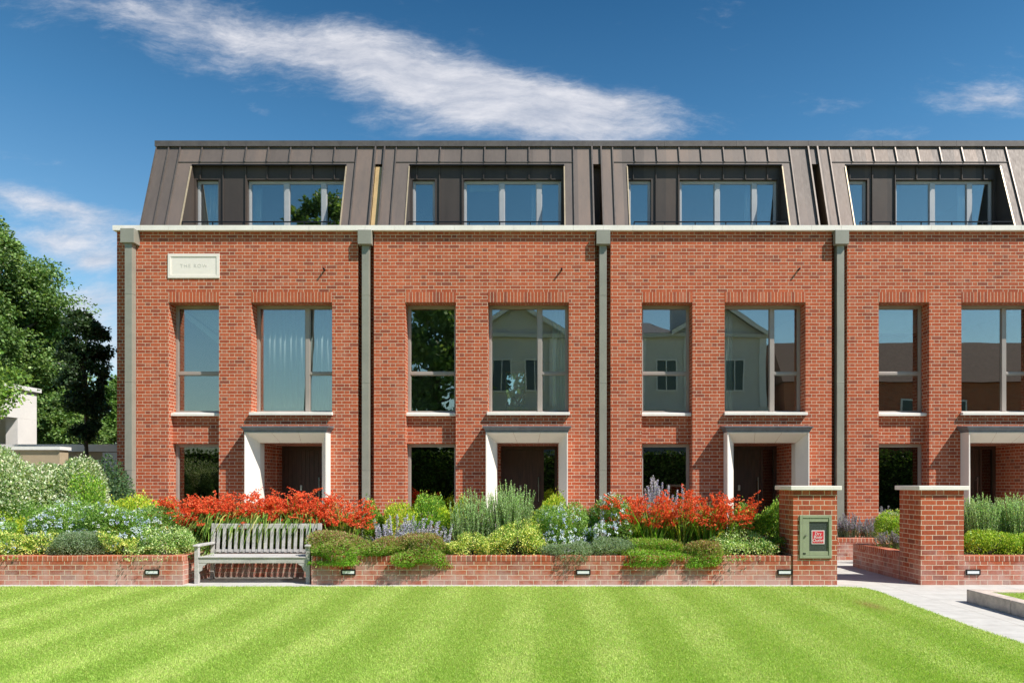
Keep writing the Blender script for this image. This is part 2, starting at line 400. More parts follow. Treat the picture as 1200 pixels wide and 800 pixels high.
def room(H, x0, x1, y0, y1, z0, z1, mat, name='room', backhole=None, dim=False):
    X = H['x']; a, b = x0+X, x1+X; m = MB(); ya, yb = FY+y0, FY+y1
    m.poly([(a, ya, z0), (a, yb, z0), (a, yb, z1), (a, ya, z1)]); m.poly([(b, ya, z0), (b, ya, z1), (b, yb, z1), (b, yb, z0)])
    m.poly([(a, ya, z1), (a, yb, z1), (b, yb, z1), (b, ya, z1)]); m.poly([(a, ya, z0), (b, ya, z0), (b, yb, z0), (a, yb, z0)])
    if backhole:
        h0, h1, g0, g1 = backhole; mm = MB(); mm.relief([a, h0+X, h1+X, b], [z0, g0, g1, z1], lambda i, j: (yb+(.03 if (i, j) == (1, 1) else 0), (i, j) != (1, 1)))
        k = len(m.v); m.v += mm.v; m.f += [tuple(q+k for q in f) for f in mm.f]
    else: m.poly([(a, yb, z0), (b, yb, z0), (b, yb, z1), (a, yb, z1)])
    return m.build(name, M[mat], H['root'])

def house(k):
    hx = X0+PITCH*k; H = {'x': hx, 'root': thing('terraced_house', HL[k], 'house', (hx+PITCH/2, FY, 0), 'terrace of brick houses')}
    root = H['root']; X = lambda v: v+hx
    last = k == 3; first = k == 0
    # --- brick facade
    xs = [-.285 if first else 0, .18, .9, 2.06, 2.80, 3.0, 4.43, 4.66, 5.26, 5.44]; zs = [-.05, .85, 2.52, 3.16, 3.19, 5.76, 7.372]
    def dep(i, j):
        if i == 0: return (0, True) if first else (.2, True)
        if i == 8: return (.2, True)
        if i == 2:
            if j in (1, 4): return (.42, False)
            if j < 6-1: return (.2, True)
            return (0, True)
        if j == 4 and 4 <= i <= 6: return (.42, False)
        if i == 5 and j <= 1: return (1.35, False)
        return (0, True)
    m = MB().relief([X(v) for v in xs], zs, dep)
    m.shift(0, FY)
    # door recess back nibs above door
    if first:
        m.poly([(X(-.285), FY, -.05), (X(-.285), FY, 7.372), (X(-.285), FY+9.5, 7.372), (X(-.285), FY+9.5, -.05)])
    if last: m.poly([(X(5.44), FY+.2, -.05), (X(5.44), FY+9.5, -.05), (X(5.44), FY+9.5, 7.372), (X(5.44), FY+.2, 7.372)])
    xl = X(-.285) if first else X(0)
    bz = [-.05, 3.6, 5.6, 10.0]; bx = [xl, X(2.75), X(3.45), X(5.44)]
    mm = MB().relief(bx, bz, lambda i, j: (FY+9.5+(-.2 if (i, j) == (1, 1) else 0), (i, j) != (1, 1) or k != 1))
    m.build('wall', M['brick'], root); mm.build('rear_wall', M['brick'], root)
    # soldier courses over the openings
    s = MB(); s.box(X(.9), X(2.06), FY-.004, FY+.04, 5.757, 5.99); s.box(X(2.80), X(4.66), FY-.004, FY+.04, 5.757, 5.99)
    s.build('lintel', M['soldier'], root)
    # sills
    s = MB(); a, b = X(.903), X(2.057)
    s.prism_x([(FY+.09, 3.155), (FY+.34, 3.155), (FY+.34, 3.26), (FY+.09, 3.222)], a, b)
    s.build('window_sill', M['stone'], root, bevel=.006)
    s = MB(); s.prism_x([(FY-.09, 3.158), (FY+.34, 3.158), (FY+.34, 3.27), (FY-.09, 3.225)], X(2.78), X(4.68)); s.build('window_sill', M['stone'], root, bevel=.006)
    # windows
    window(H, .9, 2.06, 3.22, 5.76, .33, trans=[(.96, 2.0, 4.17, .07)])
    window(H, 2.80, 4.66, 3.22, 5.76, .33, mull=[(3.99, .10)], trans=[(4.04, 4.60, 4.17, .06)])
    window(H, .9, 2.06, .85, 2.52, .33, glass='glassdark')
    # rooms
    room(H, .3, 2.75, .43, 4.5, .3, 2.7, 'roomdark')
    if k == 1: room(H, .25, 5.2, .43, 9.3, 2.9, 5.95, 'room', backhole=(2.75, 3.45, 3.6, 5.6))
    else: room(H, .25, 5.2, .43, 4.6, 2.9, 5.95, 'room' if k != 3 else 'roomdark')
    # front door in its deep recess
    dy = FY+1.35
    MB().box(X(2.97), X(3.03), dy-.35, dy-.02, 0, 2.52).build('porch_nib', M['brick'], root)
    MB().poly([(X(3.0), FY+.3, .2), (X(4.43), FY+.3, .2), (X(4.43), dy, .2), (X(3), dy, .2)]).build('doorstep', M['stone'], root)
    fr = MB(); fr.box(X(3.0), X(3.07), dy-.02, dy+.08, .2, 2.52).box(X(4.36), X(4.43), dy-.02, dy+.08, .2, 2.52).box(X(3.07), X(4.36), dy-.02, dy+.08, 2.44, 2.52).box(X(4.03), X(4.09), dy-.02, dy+.08, .2, 2.44)
    fr.box(X(3.0), X(4.43), dy+.16, dy+.2, .2, 2.52)
    fr.build('door_frame', M['doorwood'], root)
    d = MB(); w = (4.03-3.07)/9
    for q in range(9): d.box(X(3.07+q*w)+.003, X(3.07+(q+1)*w)-.003, dy+.01, dy+.06, .21, 2.435)
    d.box(X(3.07), X(4.03), dy+.02, dy+.055, .21, 2.435)
    door = d.build('door', M['doorwood'], root)
    MB().tube([(X(3.96), dy-.05, 1.15), (X(3.96), dy-.05, 1.75)], .013).box(X(3.95), X(3.97), dy-.05, dy+.01, 1.2, 1.23).box(X(3.95), X(3.97), dy-.05, dy+.01, 1.67, 1.70).build('handle', M['steel'], door)
    MB().box(X(3.47), X(3.53), dy-.02, dy+.015, 1.42, 1.56).build('knocker', M['steel'], door, bevel=.01)
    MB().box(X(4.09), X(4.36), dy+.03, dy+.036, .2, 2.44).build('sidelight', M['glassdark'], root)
    # stone portal: splayed frame
    yf = FY-.33; xo0, xo1, xi0, xi1 = X(2.776), X(4.625), X(3.0), X(4.43); zo, zi = 2.752, 2.525; t_ = .022
    p = MB()
    p.hexa([(xo0, yf, 0), (xo0+t_, yf, 0), (xi0, FY, 0), (xo0, FY, 0)], [(xo0, yf, zo), (xo0+t_, yf, zo), (xi0, FY, zo), (xo0, FY, zo)])
    p.build('portal_jamb', M['portal'], root); p = MB()
    p.hexa([(xo1-t_, yf, 0), (xo1, yf, 0), (xo1, FY, 0), (xi1, FY, 0)], [(xo1-t_, yf, zo), (xo1, yf, zo), (xo1, FY, zo), (xi1, FY, zo)])
    p.build('portal_jamb', M['portal'], root)
    p = MB(); e = .0015
    for q in range(3):
        u0, u1 = q/3, (q+1)/3; g = .002
        fa, fb = xo0+t_+(xo1-xo0-2*t_)*u0, xo0+t_+(xo1-xo0-2*t_)*u1; ba, bb = xi0+(xi1-xi0)*u0, xi0+(xi1-xi0)*u1
        if q: fa += g; ba += g
        if q < 2: fb -= g; bb -= g
        p.poly([(fa, yf+e, zo-t_), (fb, yf+e, zo-t_), (bb, FY, zi), (ba, FY, zi)])
        p.poly([(fa, yf+e, zo-t_), (fb, yf+e, zo-t_), (fb, yf+e, zo-.001), (fa, yf+e, zo-.001)])
    p.build('portal_head', M['portal'], root)
    r = MB(); r.box(xi0-.0, xi0+.004, FY+.001, FY+.26, 0, zi-.001).box(xi1-.004, xi1, FY+.001, FY+.26, 0, zi-.001).box(xi0+.004, xi1-.004, FY+.001, FY+.26, zi-.005, zi-.001)
    r.build('portal_lining', M['portal'], root)
    # lead canopy
    c = MB(); prof = [(-.0, 2.755), (-.345, 2.755), (-.345, 2.785), (-.352, 2.80), (-.375, 2.835), (-.40, 2.858), (-.40, 2.874), (0, 2.91)]
    c1 = []; lv = [(.0, 0., 2.755), (.012, .012, 2.757), (.012, .012, 2.785), (.03, .025, 2.81), (.055, .045, 2.845), (.075, .07, 2.858), (.075, .07, 2.874)]
    rings = [[(xo0-ex_, yf-ey_, z), (xo1+ex_, yf-ey_, z), (xo1+ex_, FY, z), (xo0-ex_, FY, z)] for ex_, ey_, z in lv]
    rings.append([(xo0-.075, yf-.07, 2.874), (xo1+.075, yf-.07, 2.874), (xo1+.075, FY, 2.915), (xo0-.075, FY, 2.915)])
    c.poly(rings[0][::-1])
    for a_, b_ in zip(rings, rings[1:]):
        for q in range(4): c.poly([a_[q], a_[(q+1) % 4], b_[(q+1) % 4], b_[q]])
    c.poly(rings[-1]); c.build('canopy', M['lead'], root)
    # parapet coping stones
    c = MB(); xa = X(-.33) if first else X(0); xb = X(5.44) if not last else X(5.48); n = 8 if not first else 9
    for q in range(n):
        u0 = xa+(xb-xa)*q/n+.002; u1 = xa+(xb-xa)*(q+1)/n-.002
        c.prism_x([(FY-.10, 7.376), (FY+.36, 7.376), (FY+.36, 7.50), (FY-.10, 7.488)], u0, u1)
    c.build('coping', M['stone'], root)
    # downpipe and hopper
    px = hx-.0 if not first else X(.09); pr = .06 if not first else .2
    g = MB(); g.box(px-.083, px+.083, FY-pr, FY-pr+.17, -.05, 7.1)
    for zb in (1.9, 3.9, 5.9): g.box(px-.087, px+.087, FY-pr-.004, FY-pr+.174, zb, zb+.012)
    pipe = g.build('drainpipe', M['pipe'], root, bevel=.004)
    ho = .15 if not first else .25
    MB().box(px-.157, px+.157, FY-ho, FY-.003, 7.045, 7.37).build('hopper_head', M['pipe'], pipe, bevel=.006)
    # small overflow spout
    sx = X(4.49); MB().tube([(sx, FY+.02, 6.49), (sx, FY-.10, 6.50)], .022, 8).build('overflow_spout', M['blackmetal'], root)
    # --- mansard roof
    SY = lambda z: FY+.726+.3275*(z-7.35)
    rx = ([-.23, .73, 4.60, 5.31] if first else [-.13, .08, .73, 4.60, 5.31]); zb, zo_, zt = 7.35, 9.57, 10.08
    m = MB(); op = [1] if first else [0, 2]
    if last: rx[-1] = 5.44
    for i in range(len(rx)-1):
        a, b = X(rx[i]), X(rx[i+1])
        m.poly([(a, SY(zo_), zo_), (b, SY(zo_), zo_), (b, SY(zt), zt), (a, SY(zt), zt)])
        if i not in op: m.poly([(a, SY(zb), zb), (b, SY(zb), zb), (b, SY(zo_), zo_), (a, SY(zo_), zo_)])
    a, b = X(rx[0]), X(rx[-1])
    m.poly([(a, SY(zt), zt), (b, SY(zt), zt), (b, FY+9.5, zt+.02), (a, FY+9.5, zt+.02)])
    for xx, fl in ((a, first), (b, last)):
        if fl: m.poly([(xx, SY(zb), zb), (xx, SY(zt), zt), (xx, FY+9.5, zt), (xx, FY+9.5, zb)])
    m.build('roof', M['roof'], root)
    rf = MB(); zf0, zf1 = 10.07, 10.21; yy = SY(10.08)-.06
    n = 3; aa, bb_ = (X(-.26) if first else a), b
    for q in range(n): rf.box(aa+(bb_-aa)*q/n+.002, aa+(bb_-aa)*(q+1)/n-.002, yy, yy+.4, zf0, zf1)
    rf.build('roof_fascia', M['seam'], root)
    # seams
    s = MB()
    def seam(x, z0, z1, w=.014, h=.04):
        xx = X(x); s.hexa([(xx-w, SY(z0)-h, z0), (xx+w, SY(z0)-h, z0), (xx+w, SY(z0)+.01, z0), (xx-w, SY(z0)+.01, z0)], [(xx-w, SY(z1)-h, z1), (xx+w, SY(z1)-h, z1), (xx+w, SY(z1)+.01, z1), (xx-w, SY(z1)+.01, z1)])
    for q in range(9):
        x = .38+.557*q; seam(x, 7.35 if q in (0, 8) else 9.63, 10.07)
    if first: seam(.09, 7.35, 10.07); seam(-.22, 7.35, 10.07)
    else: seam(-.14, 7.35, 10.07, .018, .06); seam(.09, 7.35, 10.07, .018, .06)
    zz = 9.625; s.hexa([(X(.38), SY(zz)-.018, zz-.008), (X(4.84), SY(zz)-.018, zz-.008), (X(4.84), SY(zz), zz-.008), (X(.38), SY(zz), zz-.008)],
                      [(X(.38), SY(zz)-.018, zz+.008), (X(4.84), SY(zz)-.018, zz+.008), (X(4.84), SY(zz), zz+.008), (X(.38), SY(zz), zz+.008)])
    s.build('standing_seam', M['seam'], root)
    # golden edge trims of the recess
    for x in (.73, 4.60):
        s = MB(); xx = X(x); w = .014
        s.hexa([(xx-w, SY(7.35)-.02, 7.35), (xx+w, SY(7.35)-.02, 7.35), (xx+w, SY(7.35)+.01, 7.35), (xx-w, SY(7.35)+.01, 7.35)], [(xx-w, SY(9.5)-.02, 9.5), (xx+w, SY(9.5)-.02, 9.5), (xx+w, SY(9.5)+.01, 9.5), (xx-w, SY(9.5)+.01, 9.5)])
        s.build('edge_trim', M['trim'], root)
    # dormer recess: cheeks, floor, soffit, cladded back wall
    m = MB(); yb = FY+1.57
    for x in (.73, 4.60): m.poly([(X(x), SY(7.35), 7.35), (X(x), SY(9.57), 9.57), (X(x), yb, 9.57), (X(x), yb, 7.35)])
    m.poly([(X(.73), SY(9.57), 9.57), (X(4.6), SY(9.57), 9.57), (X(4.6), yb, 9.57), (X(.73), yb, 9.57)])
    bx = [.73, .78, 1.35, 2.07, 4.53, 4.60]; bzz = [7.35, 7.45, 9.23, 9.57]
    mm = MB().relief([X(v) for v in bx], bzz, lambda i, j: (FY+1.75, False) if j == 1 and i in (1, 3) else (yb, True))
    q0 = len(m.v); m.v += mm.v; m.f += [tuple(q+q0 for q in f) for f in mm.f]
    for x in (.90, 1.47, 2.04, 2.58, 3.16, 3.72, 4.27):
        z0 = 7.35 if x in (1.47, 2.04) else 9.235
        m.box(X(x)-.011, X(x)+.011, yb-.035, yb+.005, z0, 9.565)
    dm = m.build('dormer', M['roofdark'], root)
    MB().box(X(.73), X(4.6), SY(9.57)-.005, SY(9.57)+.03, 9.545, 9.568).build('drip_edge', M['blackmetal'], root)
    window(H, .78, 1.35, 7.45, 9.23, 1.66, mat='framelight', fw=.055)
    window(H, 2.07, 4.53, 7.45, 9.23, 1.66, mat='framelight', fw=.055, mull=[(3.03, .13), (3.97, .13)])
    room(H, .2, 5.1, 1.76, 5.5, 7.4, 9.6, 'room')
    f = MB().poly([(X(rx[0]), FY+.3, 7.352), (X(rx[-1]), FY+.3, 7.352), (X(rx[-1]), FY+1.7, 7.352), (X(rx[0]), FY+1.7, 7.352)]); f.build('gutter', M['lead'], root)
    # slot between houses
    if not first:
        xa, xb = X(-.13), X(.08)
        if k == 1: MB().poly([(xa+.02, SY(7.36)+.03, 7.36), (xb-.035, SY(7.36)+.03, 7.36), (xb-.035, SY(9.5)+.03, 9.5), (xa+.02, SY(9.5)+.03, 9.5)]).build('sunlit_cheek_board', M['slot'], root)  # added board, coloured to look like the slot's sunlit left cheek
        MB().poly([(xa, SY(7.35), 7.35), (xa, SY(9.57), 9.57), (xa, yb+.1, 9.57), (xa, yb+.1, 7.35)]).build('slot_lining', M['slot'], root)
        m = MB(); m.poly([(xb, SY(7.35), 7.35), (xb, SY(9.57), 9.57), (xb, yb+.1, 9.57), (xb, yb+.1, 7.35)])
        m.poly([(xa, yb+.1, 7.35), (xb, yb+.1, 7.35), (xb, yb+.1, 9.57), (xa, yb+.1, 9.57)]); m.poly([(xa, SY(9.57), 9.57), (xb, SY(9.57), 9.57), (xb, yb+.1, 9.57), (xa, yb+.1, 9.57)])
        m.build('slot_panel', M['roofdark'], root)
    # balcony rail
    yr = 17.34; m = MB(); r0, r1 = X(.82), X(4.50); m.box(r0, r1, yr-.02, yr+.02, 7.875, 7.895); m.box(r0, r1, yr-.006, yr+.006, 7.56, 7.575)
    for q in range(6):
        xx = r0+(r1-r0)*q/5; m.box(xx-.011, xx+.011, yr-.012, yr+.012, 7.353, 7.874)
    m.build('balcony_rail', M['blackmetal'], root)
    return H
HS = [house(k) for k in range(4)]

# stone plaque of the first house (a part) with faint engraved words
h0 = HS[0]['root']; pa, pb, pc, pd = PX(197, FY), PX(257.5, FY), PZ(326, FY), PZ(297.5, FY)
m = MB(); w = .07
m.box(pa, pb, FY-.020, FY-.002, pd-w, pd).box(pa, pb, FY-.020, FY-.002, pc, pc+w).box(pa, pa+w, FY-.020, FY-.002, pc+w, pd-w).box(pb-w, pb, FY-.020, FY-.002, pc+w, pd-w)
m.box(pa+w, pb-w, FY-.008, FY-.002, pc+w, pd-w)
plq = m.build('plaque', M['portal'], h0, bevel=.004)
def text(body, size, loc, mat, parent, name='lettering', ext=.002, spacing=1.0, lines=1.0):
    cu = bpy.data.curves.new('t', 'FONT'); cu.body = body; cu.size = size; cu.extrude = ext; cu.align_x = 'CENTER'; cu.align_y = 'CENTER'; cu.space_character = spacing; cu.space_line = lines
    ob = bpy.data.objects.new('t', cu); COL.objects.link(ob); dg = bpy.context.evaluated_depsgraph_get()
    me = bpy.data.meshes.new_from_object(ob.evaluated_get(dg)); bpy.data.objects.remove(ob)
    o_ = ORG[parent.name]
    for v in me.vertices: x, y, z = v.co; v.co = (x+loc[0]-o_[0], -z+loc[1]-o_[1], y+loc[2]-o_[2])
    me.materials.clear(); me.materials.append(mat); ob = bpy.data.objects.new(name, me); link(ob, parent); return ob
text('THE ROW', .115, ((pa+pb)/2, FY-.009, (pc+pd)/2), plain('engraved_stone', (.60, .57, .52), .8, var=.02), plq, spacing=1.3)

# curtains and inner staircase seen through the glass
def curtain(x0, x1, y, z0, z1, label, folds=10, amp=.03, mat='curtain'):
    m = MB(); n = folds*8; th = .006
    P = [(x0+(x1-x0)*i/n, y+amp*math.sin(i/n*folds*2*math.pi+.5*math.sin(i*.37))) for i in range(n+1)]
    i0 = 0
    for (xx, yy) in P: m.v += [(xx, yy, z0), (xx, yy, z1)]
    for i in range(n): m.f.append((2*i, 2*i+2, 2*i+3, 2*i+1))
    o = m.build('curtain', M[mat], smooth=True); s = o.modifiers.new('thickness', 'SOLIDIFY'); s.thickness = th
    return tag(o, label, 'curtain')
x1_ = HS[0]['x']
curtain(x1_+.80, x1_+1.33, FY+1.84, 7.46, 9.22, 'pale blue curtain filling the narrow attic window of the leftmost house', 6)
curtain(x1_+2.12, x1_+2.34, FY+1.84, 7.46, 9.22, 'pale curtain drawn back at the left of the wide attic window, leftmost house', 3)
curtain(x1_+2.85, x1_+4.6, FY+.50, 3.1, 5.7, 'white sheer curtain behind the wide first floor window of the leftmost house', 14, .02)
for kk, nm in ((1, 'second house from the left'), (2, 'third house from the left'), (3, 'rightmost house')):
    curtain(HS[kk]['x']+3.78, HS[kk]['x']+3.95, FY+1.84, 7.46, 9.22, 'pale curtain bunched behind the attic window mullion of the '+nm, 3, .035)
curtain(HS[2]['x']+2.84, HS[2]['x']+3.12, FY+.55, 3.1, 5.72, 'pale full height curtain at the left of the third wide first floor window', 4, .03)
curtain(HS[1]['x']+4.30, HS[1]['x']+4.62, FY+.60, 3.1, 5.72, 'pale curtain at the right of the wide first floor window of the second house', 4, .03)
tag(MB().box(HS[3]['x']+.93, HS[3]['x']+2.03, FY+.50, FY+.51, 5.15, 5.72).build('roller_blind', M['curtain']), 'pale roller blind lowered a little in the narrow first floor window, rightmost house', 'blind')
x2_ = HS[1]['x']
o = tag(MB().box(x2_+2.2, x2_+2.93, FY+1.80, FY+1.815, 9.02, 9.2).build('roller_blind', plain('cream_blind', (.6, .52, .36), .8)), 'short cream roller blind in the left attic pane of the second house', 'blind')
m = MB(); ya, yb_ = FY+.47, FY+.56
m.hexa([(x1_+.95, ya, 5.72), (x1_+.95, yb_, 5.72), (x1_+.95, yb_, 5.60), (x1_+.95, ya, 5.60)], [(x1_+2.02, ya, 4.92), (x1_+2.02, yb_, 4.92), (x1_+2.02, yb_, 4.74), (x1_+2.02, ya, 4.74)])
m.hexa([(x1_+1.0, yb_+.02, 5.75), (x1_+1.0, yb_+.06, 5.75), (x1_+2.04, yb_+.06, 5.75), (x1_+2.04, yb_+.02, 5.75)][::-1], [(x1_+1.02, yb_+.02, 5.70), (x1_+1.02, yb_+.06, 5.70), (x1_+2.04, yb_+.06, 4.95), (x1_+2.04, yb_+.02, 4.95)][::-1])
tag(m.build('stair_rail', M['white']), 'white sloping stair string seen through the narrow first floor window', 'staircase')

# ------------------------------------------------------------ planters, piers
WY = 11.35; WH = .455
XA0, XA1 = PX(214, WY), PX(365, WY)       # alcove opening for the bench
PL0, PL1 = PX(929.5, WY-.02), PX(981, WY-.02); PR0, PR1 = PX(1079, WY-.02), PX(1129.5, WY-.02)
def planter(label, walls, soil, name='garden_planter'):
    xs = [w[0] for w in walls]; root = thing(name, label, 'planter', (sum(xs)/len(xs), WY, 0), 'low brick planters')
    m = MB(); c = MB()
    for (x0, x1, y0, y1) in walls: m.box(x0, x1, y0, y1, -.03, WH-.085); c.box(x0-.001, x1+.001, y0-.002, y1+.002, WH-.083, WH)
    m.build('wall', M['brick_low'], root); c.build('brick_edging', M['rowlock'], root, bevel=.006)
    s = MB()
    for (x0, x1, y0, y1) in soil:
        nx, ny = max(2, int((x1-x0)*5)), max(2, int((y1-y0)*5)); b0 = len(s.v)
        for i in range(nx+1):
            for j in range(ny+1): s.v.append((x0+(x1-x0)*i/nx, y0+(y1-y0)*j/ny, WH-.06+random.uniform(-.02, .02)))
        for i in range(nx):
            for j in range(ny): a = b0+i*(ny+1)+j; s.f.append((a, a+ny+1, a+ny+2, a+1))
    s.build('soil', M['soil'], root); return root
T = .22; BY = 13.8
def grid(*r): return [r]
planter('long low brick planter left of and behind the bench',
        [(-12.5, XA0, WY, WY+T), (XA0-T, XA0, WY+T+.002, 12.3), (XA0-T, XA1+T, 12.302, 12.302+T), (-12.5, XA0-T, BY-T, BY)],
        [(-12.5, XA0-T-.004, WY+T+.003, BY-T-.004), (XA0-T, XA1+T, 12.53, BY-T-.004)])
planter('low brick planter between the bench and the pier with the cabinet',
        [(XA1, PL0-.003, WY, WY+T), (XA1, XA1+T, WY+T+.002, 12.298), (XA1+T+.004, PL0+.3, BY-T, BY)],
        [(XA1+T+.003, PL0-.003, WY+T+.003, 12.3), (XA1+T+.003, PL0+.35, 12.31, BY-T-.004)])
planter('low brick planter to the right of the right gate pier',
        [(PR1+.003, 13, WY, WY+T), (PR0+.002, PR0+T, WY+.67, BY), (PR0+T+.004, 13, BY-T, BY)],
        [(PR1+.004, 13, WY+T+.003, 12.02), (PR0+T+.003, 13, 12.03, BY-T-.004)])
planter('brick edged lavender bed against the house front', [(3.2, 7.0, 15.0, 15.0+T)], [(3.2, 7.0, 15.23, 16.5)])
for (a, b, lab) in ((PL0, PL1, 'brick gate pier holding the green riser cabinet'), (PR0, PR1, 'brick gate pier right of the path without a cabinet')):
    r = thing('gate_pier', lab, 'pier', ((a+b)/2, WY+.3, 0), 'pair of brick gate piers')
    m = MB(); y0, y1 = WY-.02, WY+.65
    if a == PL0:
        c0, c1, d0, d1 = PX(937.5, y0), PX(973.5, y0), PZ(653, y0), PZ(604, y0)
        m.relief([a, c0, c1, b], [-.03, d0, d1, 1.49], lambda i, j: (y0+(.12 if (i, j) == (1, 1) else 0), True))
        m.poly([(a, y0, -.03), (a, y0, 1.49), (a, y1, 1.49), (a, y1, -.03)]).poly([(b, y0, -.03), (b, y1, -.03), (b, y1, 1.49), (b, y0, 1.49)])
        m.poly([(a, y1, -.03), (a, y1, 1.49), (b, y1, 1.49), (b, y1, -.03)]).poly([(a, y0, 1.49), (b, y0, 1.49), (b, y1, 1.49), (a, y1, 1.49)])
    else: m.box(a, b, y0, y1, -.03, 1.49)
    m.build('shaft', M['brick_pier'], r)
    MB().box(a-.055, b+.055, y0-.055, y1+.055, 1.493, 1.56).build('cap', M['stone'], r, bevel=.006)
# cabinet
y0 = WY-.02; cab = thing('riser_cabinet', 'sage green metal cabinet with a red dry riser sign in the left pier', 'cabinet', ((c0+c1)/2, y0, d0))
f = .035; m = MB(); m.box(c0-.01, c0+f, y0-.02, y0+.1, d0-.01, d1+.01).box(c1-f, c1+.01, y0-.02, y0+.1, d0-.01, d1+.01).box(c0+f, c1-f, y0-.02, y0+.1, d1-f, d1+.01).box(c0+f, c1-f, y0-.02, y0+.1, d0-.01, d0+f)
m.build('frame', M['cabinet'], cab, bevel=.004)
g0, g1, e0, e1 = PX(948, y0), PX(970, y0), PZ(645.5, y0), PZ(611, y0)
m = MB(); a, b, c, d = c0+f+.003, c1-f-.003, d0+f+.003, d1-f-.003
m.box(a, g0, y0-.012, y0+.01, c, d).box(g1, b, y0-.012, y0+.01, c, d).box(g0, g1, y0-.012, y0+.01, c, e0).box(g0, g1, y0-.012, y0+.01, e1, d)
dr = m.build('door', M['cabinet'], cab, bevel=.003)
MB().box(g0, g1, y0+.001, y0+.006, e0, e1).build('pane', M['wired'], dr)
MB().tube([(c0+.085, y0-.03, PZ(627, y0)), (c0+.085, y0-.01, PZ(627, y0))], .014, 10).build('lock', M['steel'], dr)
MB().box(c0+.03, c0+.085, y0-.016, y0-.0115, d0+.055, d0+.075).build('badge', M['blackmetal'], dr)
s0, s1, s2, s3 = PX(951, y0), PX(966, y0), PZ(637, y0), PZ(621, y0)
sg = MB().box(s0, s1, y0-.006, y0-.001, s2, s3).build('sign', M['signwhite'], dr)
q = .012; MB().box(s0+q, s1-q, y0-.008, y0-.0062, s2+q, s3-q).build('sign_field', M['red'], sg)
text('Dry\nRiser\nOutlet', .066, ((s0+s1)/2, y0-.0095, (s2+s3)/2), M['signwhite'], sg, ext=.0012, lines=.8)

# recessed wall lights
for cx, who in ((178.5, 'set in the low brick wall left of the bench'), (408.5, 'in the low wall just right of the bench'), (683.5, 'midway along the low wall between bench and pier'),
           (919.5, 'in the low wall beside the cabinet pier'), (1140, 'in the low wall right of the right pier')):
    a, b, c, d = PX(cx-8.5, WY), PX(cx+8.5, WY), .158, .245
    r = thing('wall_light', 'small black framed step light '+who, 'light', ((a+b)/2, WY, c), 'step lights in the low brick walls')
    m = MB(); g = .021
    m.box(a, b, WY-.02, WY+.0, d-g, d).box(a, b, WY-.02, WY+.0, c, c+g).box(a, a+g, WY-.02, WY+.0, c+g, d-g).box(b-g, b, WY-.02, WY+.0, c+g, d-g)
    m.build('bezel', M['blackmetal'], r, bevel=.004); MB().box(a+g, b-g, WY-.008, WY-.003, c+g, d-g).shift(0, -.0085).build('lens', M['lens'], r)

# ------------------------------------------------------------ bench
BX0, BX1 = PX(227.5, 11.46), PX(363, 11.46); BF, BB = 11.46, 12.02
bench = thing('garden_bench', 'silvered wooden slatted garden bench in the brick alcove', 'bench', ((BX0+BX1)/2, 11.75, 0))
for xx in (BX0, BX1-.065): MB().box(xx, xx+.065, BF, BF+.065, 0, .585).build('leg', M['bench'], bench, bevel=.005)
for xx in (BX0, BX1-.065):
    MB().hexa([(xx, BB-.03, 0), (xx+.065, BB-.03, 0), (xx+.065, BB+.035, 0), (xx, BB+.035, 0)], [(xx, BB+.04, .93), (xx+.065, BB+.04, .93), (xx+.065, BB+.09, .93), (xx, BB+.09, .93)]).build('leg', M['bench'], bench, bevel=.005)
    MB().prism_x([(BF-.03, .588), (BF-.03, .618), (BF+.1, .63), (BB+.02, .622), (BB+.02, .588)], xx-.012, xx+.077).build('armrest', M['bench'], bench, bevel=.008)
    MB().box(xx+.012, xx+.052, BF+.067, BB-.02, .31, .385).build('side_rail', M['bench'], bench)
MB().box(BX0+.067, BX1-.067, BF+.008, BF+.045, .33, .41).build('seat_rail', M['bench'], bench, bevel=.005)
m = MB()
for q in range(5): y = BF-.005+q*.108; m.box(BX0+(.07 if q == 0 else .0661), BX1-(.07 if q == 0 else .0661), y+(.07 if q == 0 else 0)-(.07 if q == 0 else 0), y+.096, .412, .432)
m.build('seat', M['bench'], bench, bevel=.004)
tr = MB(); tr.hexa([(BX0+.067, BB+.035, .845), (BX1-.067, BB+.035, .845), (BX1-.067, BB+.075, .845), (BX0+.067, BB+.075, .845)], [(BX0+.067, BB+.04, .925), (BX1-.067, BB+.04, .925), (BX1-.067, BB+.08, .925), (BX0+.067, BB+.08, .925)])
tr.build('top_rail', M['bench'], bench, bevel=.006)
MB().box(BX0+.067, BX1-.067, BB-.0, BB+.035, .445, .50).build('lower_rail', M['bench'], bench)
n = 17
for q in range(n):
    xx = BX0+.10+(BX1-BX0-.2-.05)*q/(n-1)
    MB().hexa([(xx, BB-.012, .46), (xx+.05, BB-.012, .46), (xx+.05, BB+.0, .46), (xx, BB+.0, .46)], [(xx, BB+.036, .86), (xx+.05, BB+.036, .86), (xx+.05, BB+.05, .86), (xx, BB+.05, .86)]).build('back_slat', M['bench'], bench)
for xx, s in ((BX0+.067, 1), (BX1-.067, -1)):
    m = MB(); P = [(0, .328), (.13, .328), (.10, .30), (.07, .285), (.05, .25), (.04, .21), (0, .19)]
    i0 = len(m.v); m.v += [(xx+s*a, BF+.012, z) for a, z in P]+[(xx+s*a, BF+.04, z) for a, z in P]; k = len(P)
    m.f.append(tuple(range(k))); m.f.append(tuple(range(k, 2*k))[::-1])
    for q in range(k): m.f.append((q, (q+1) % k, k+(q+1) % k, k+q))
    m.build('bracket', M['bench'], bench)

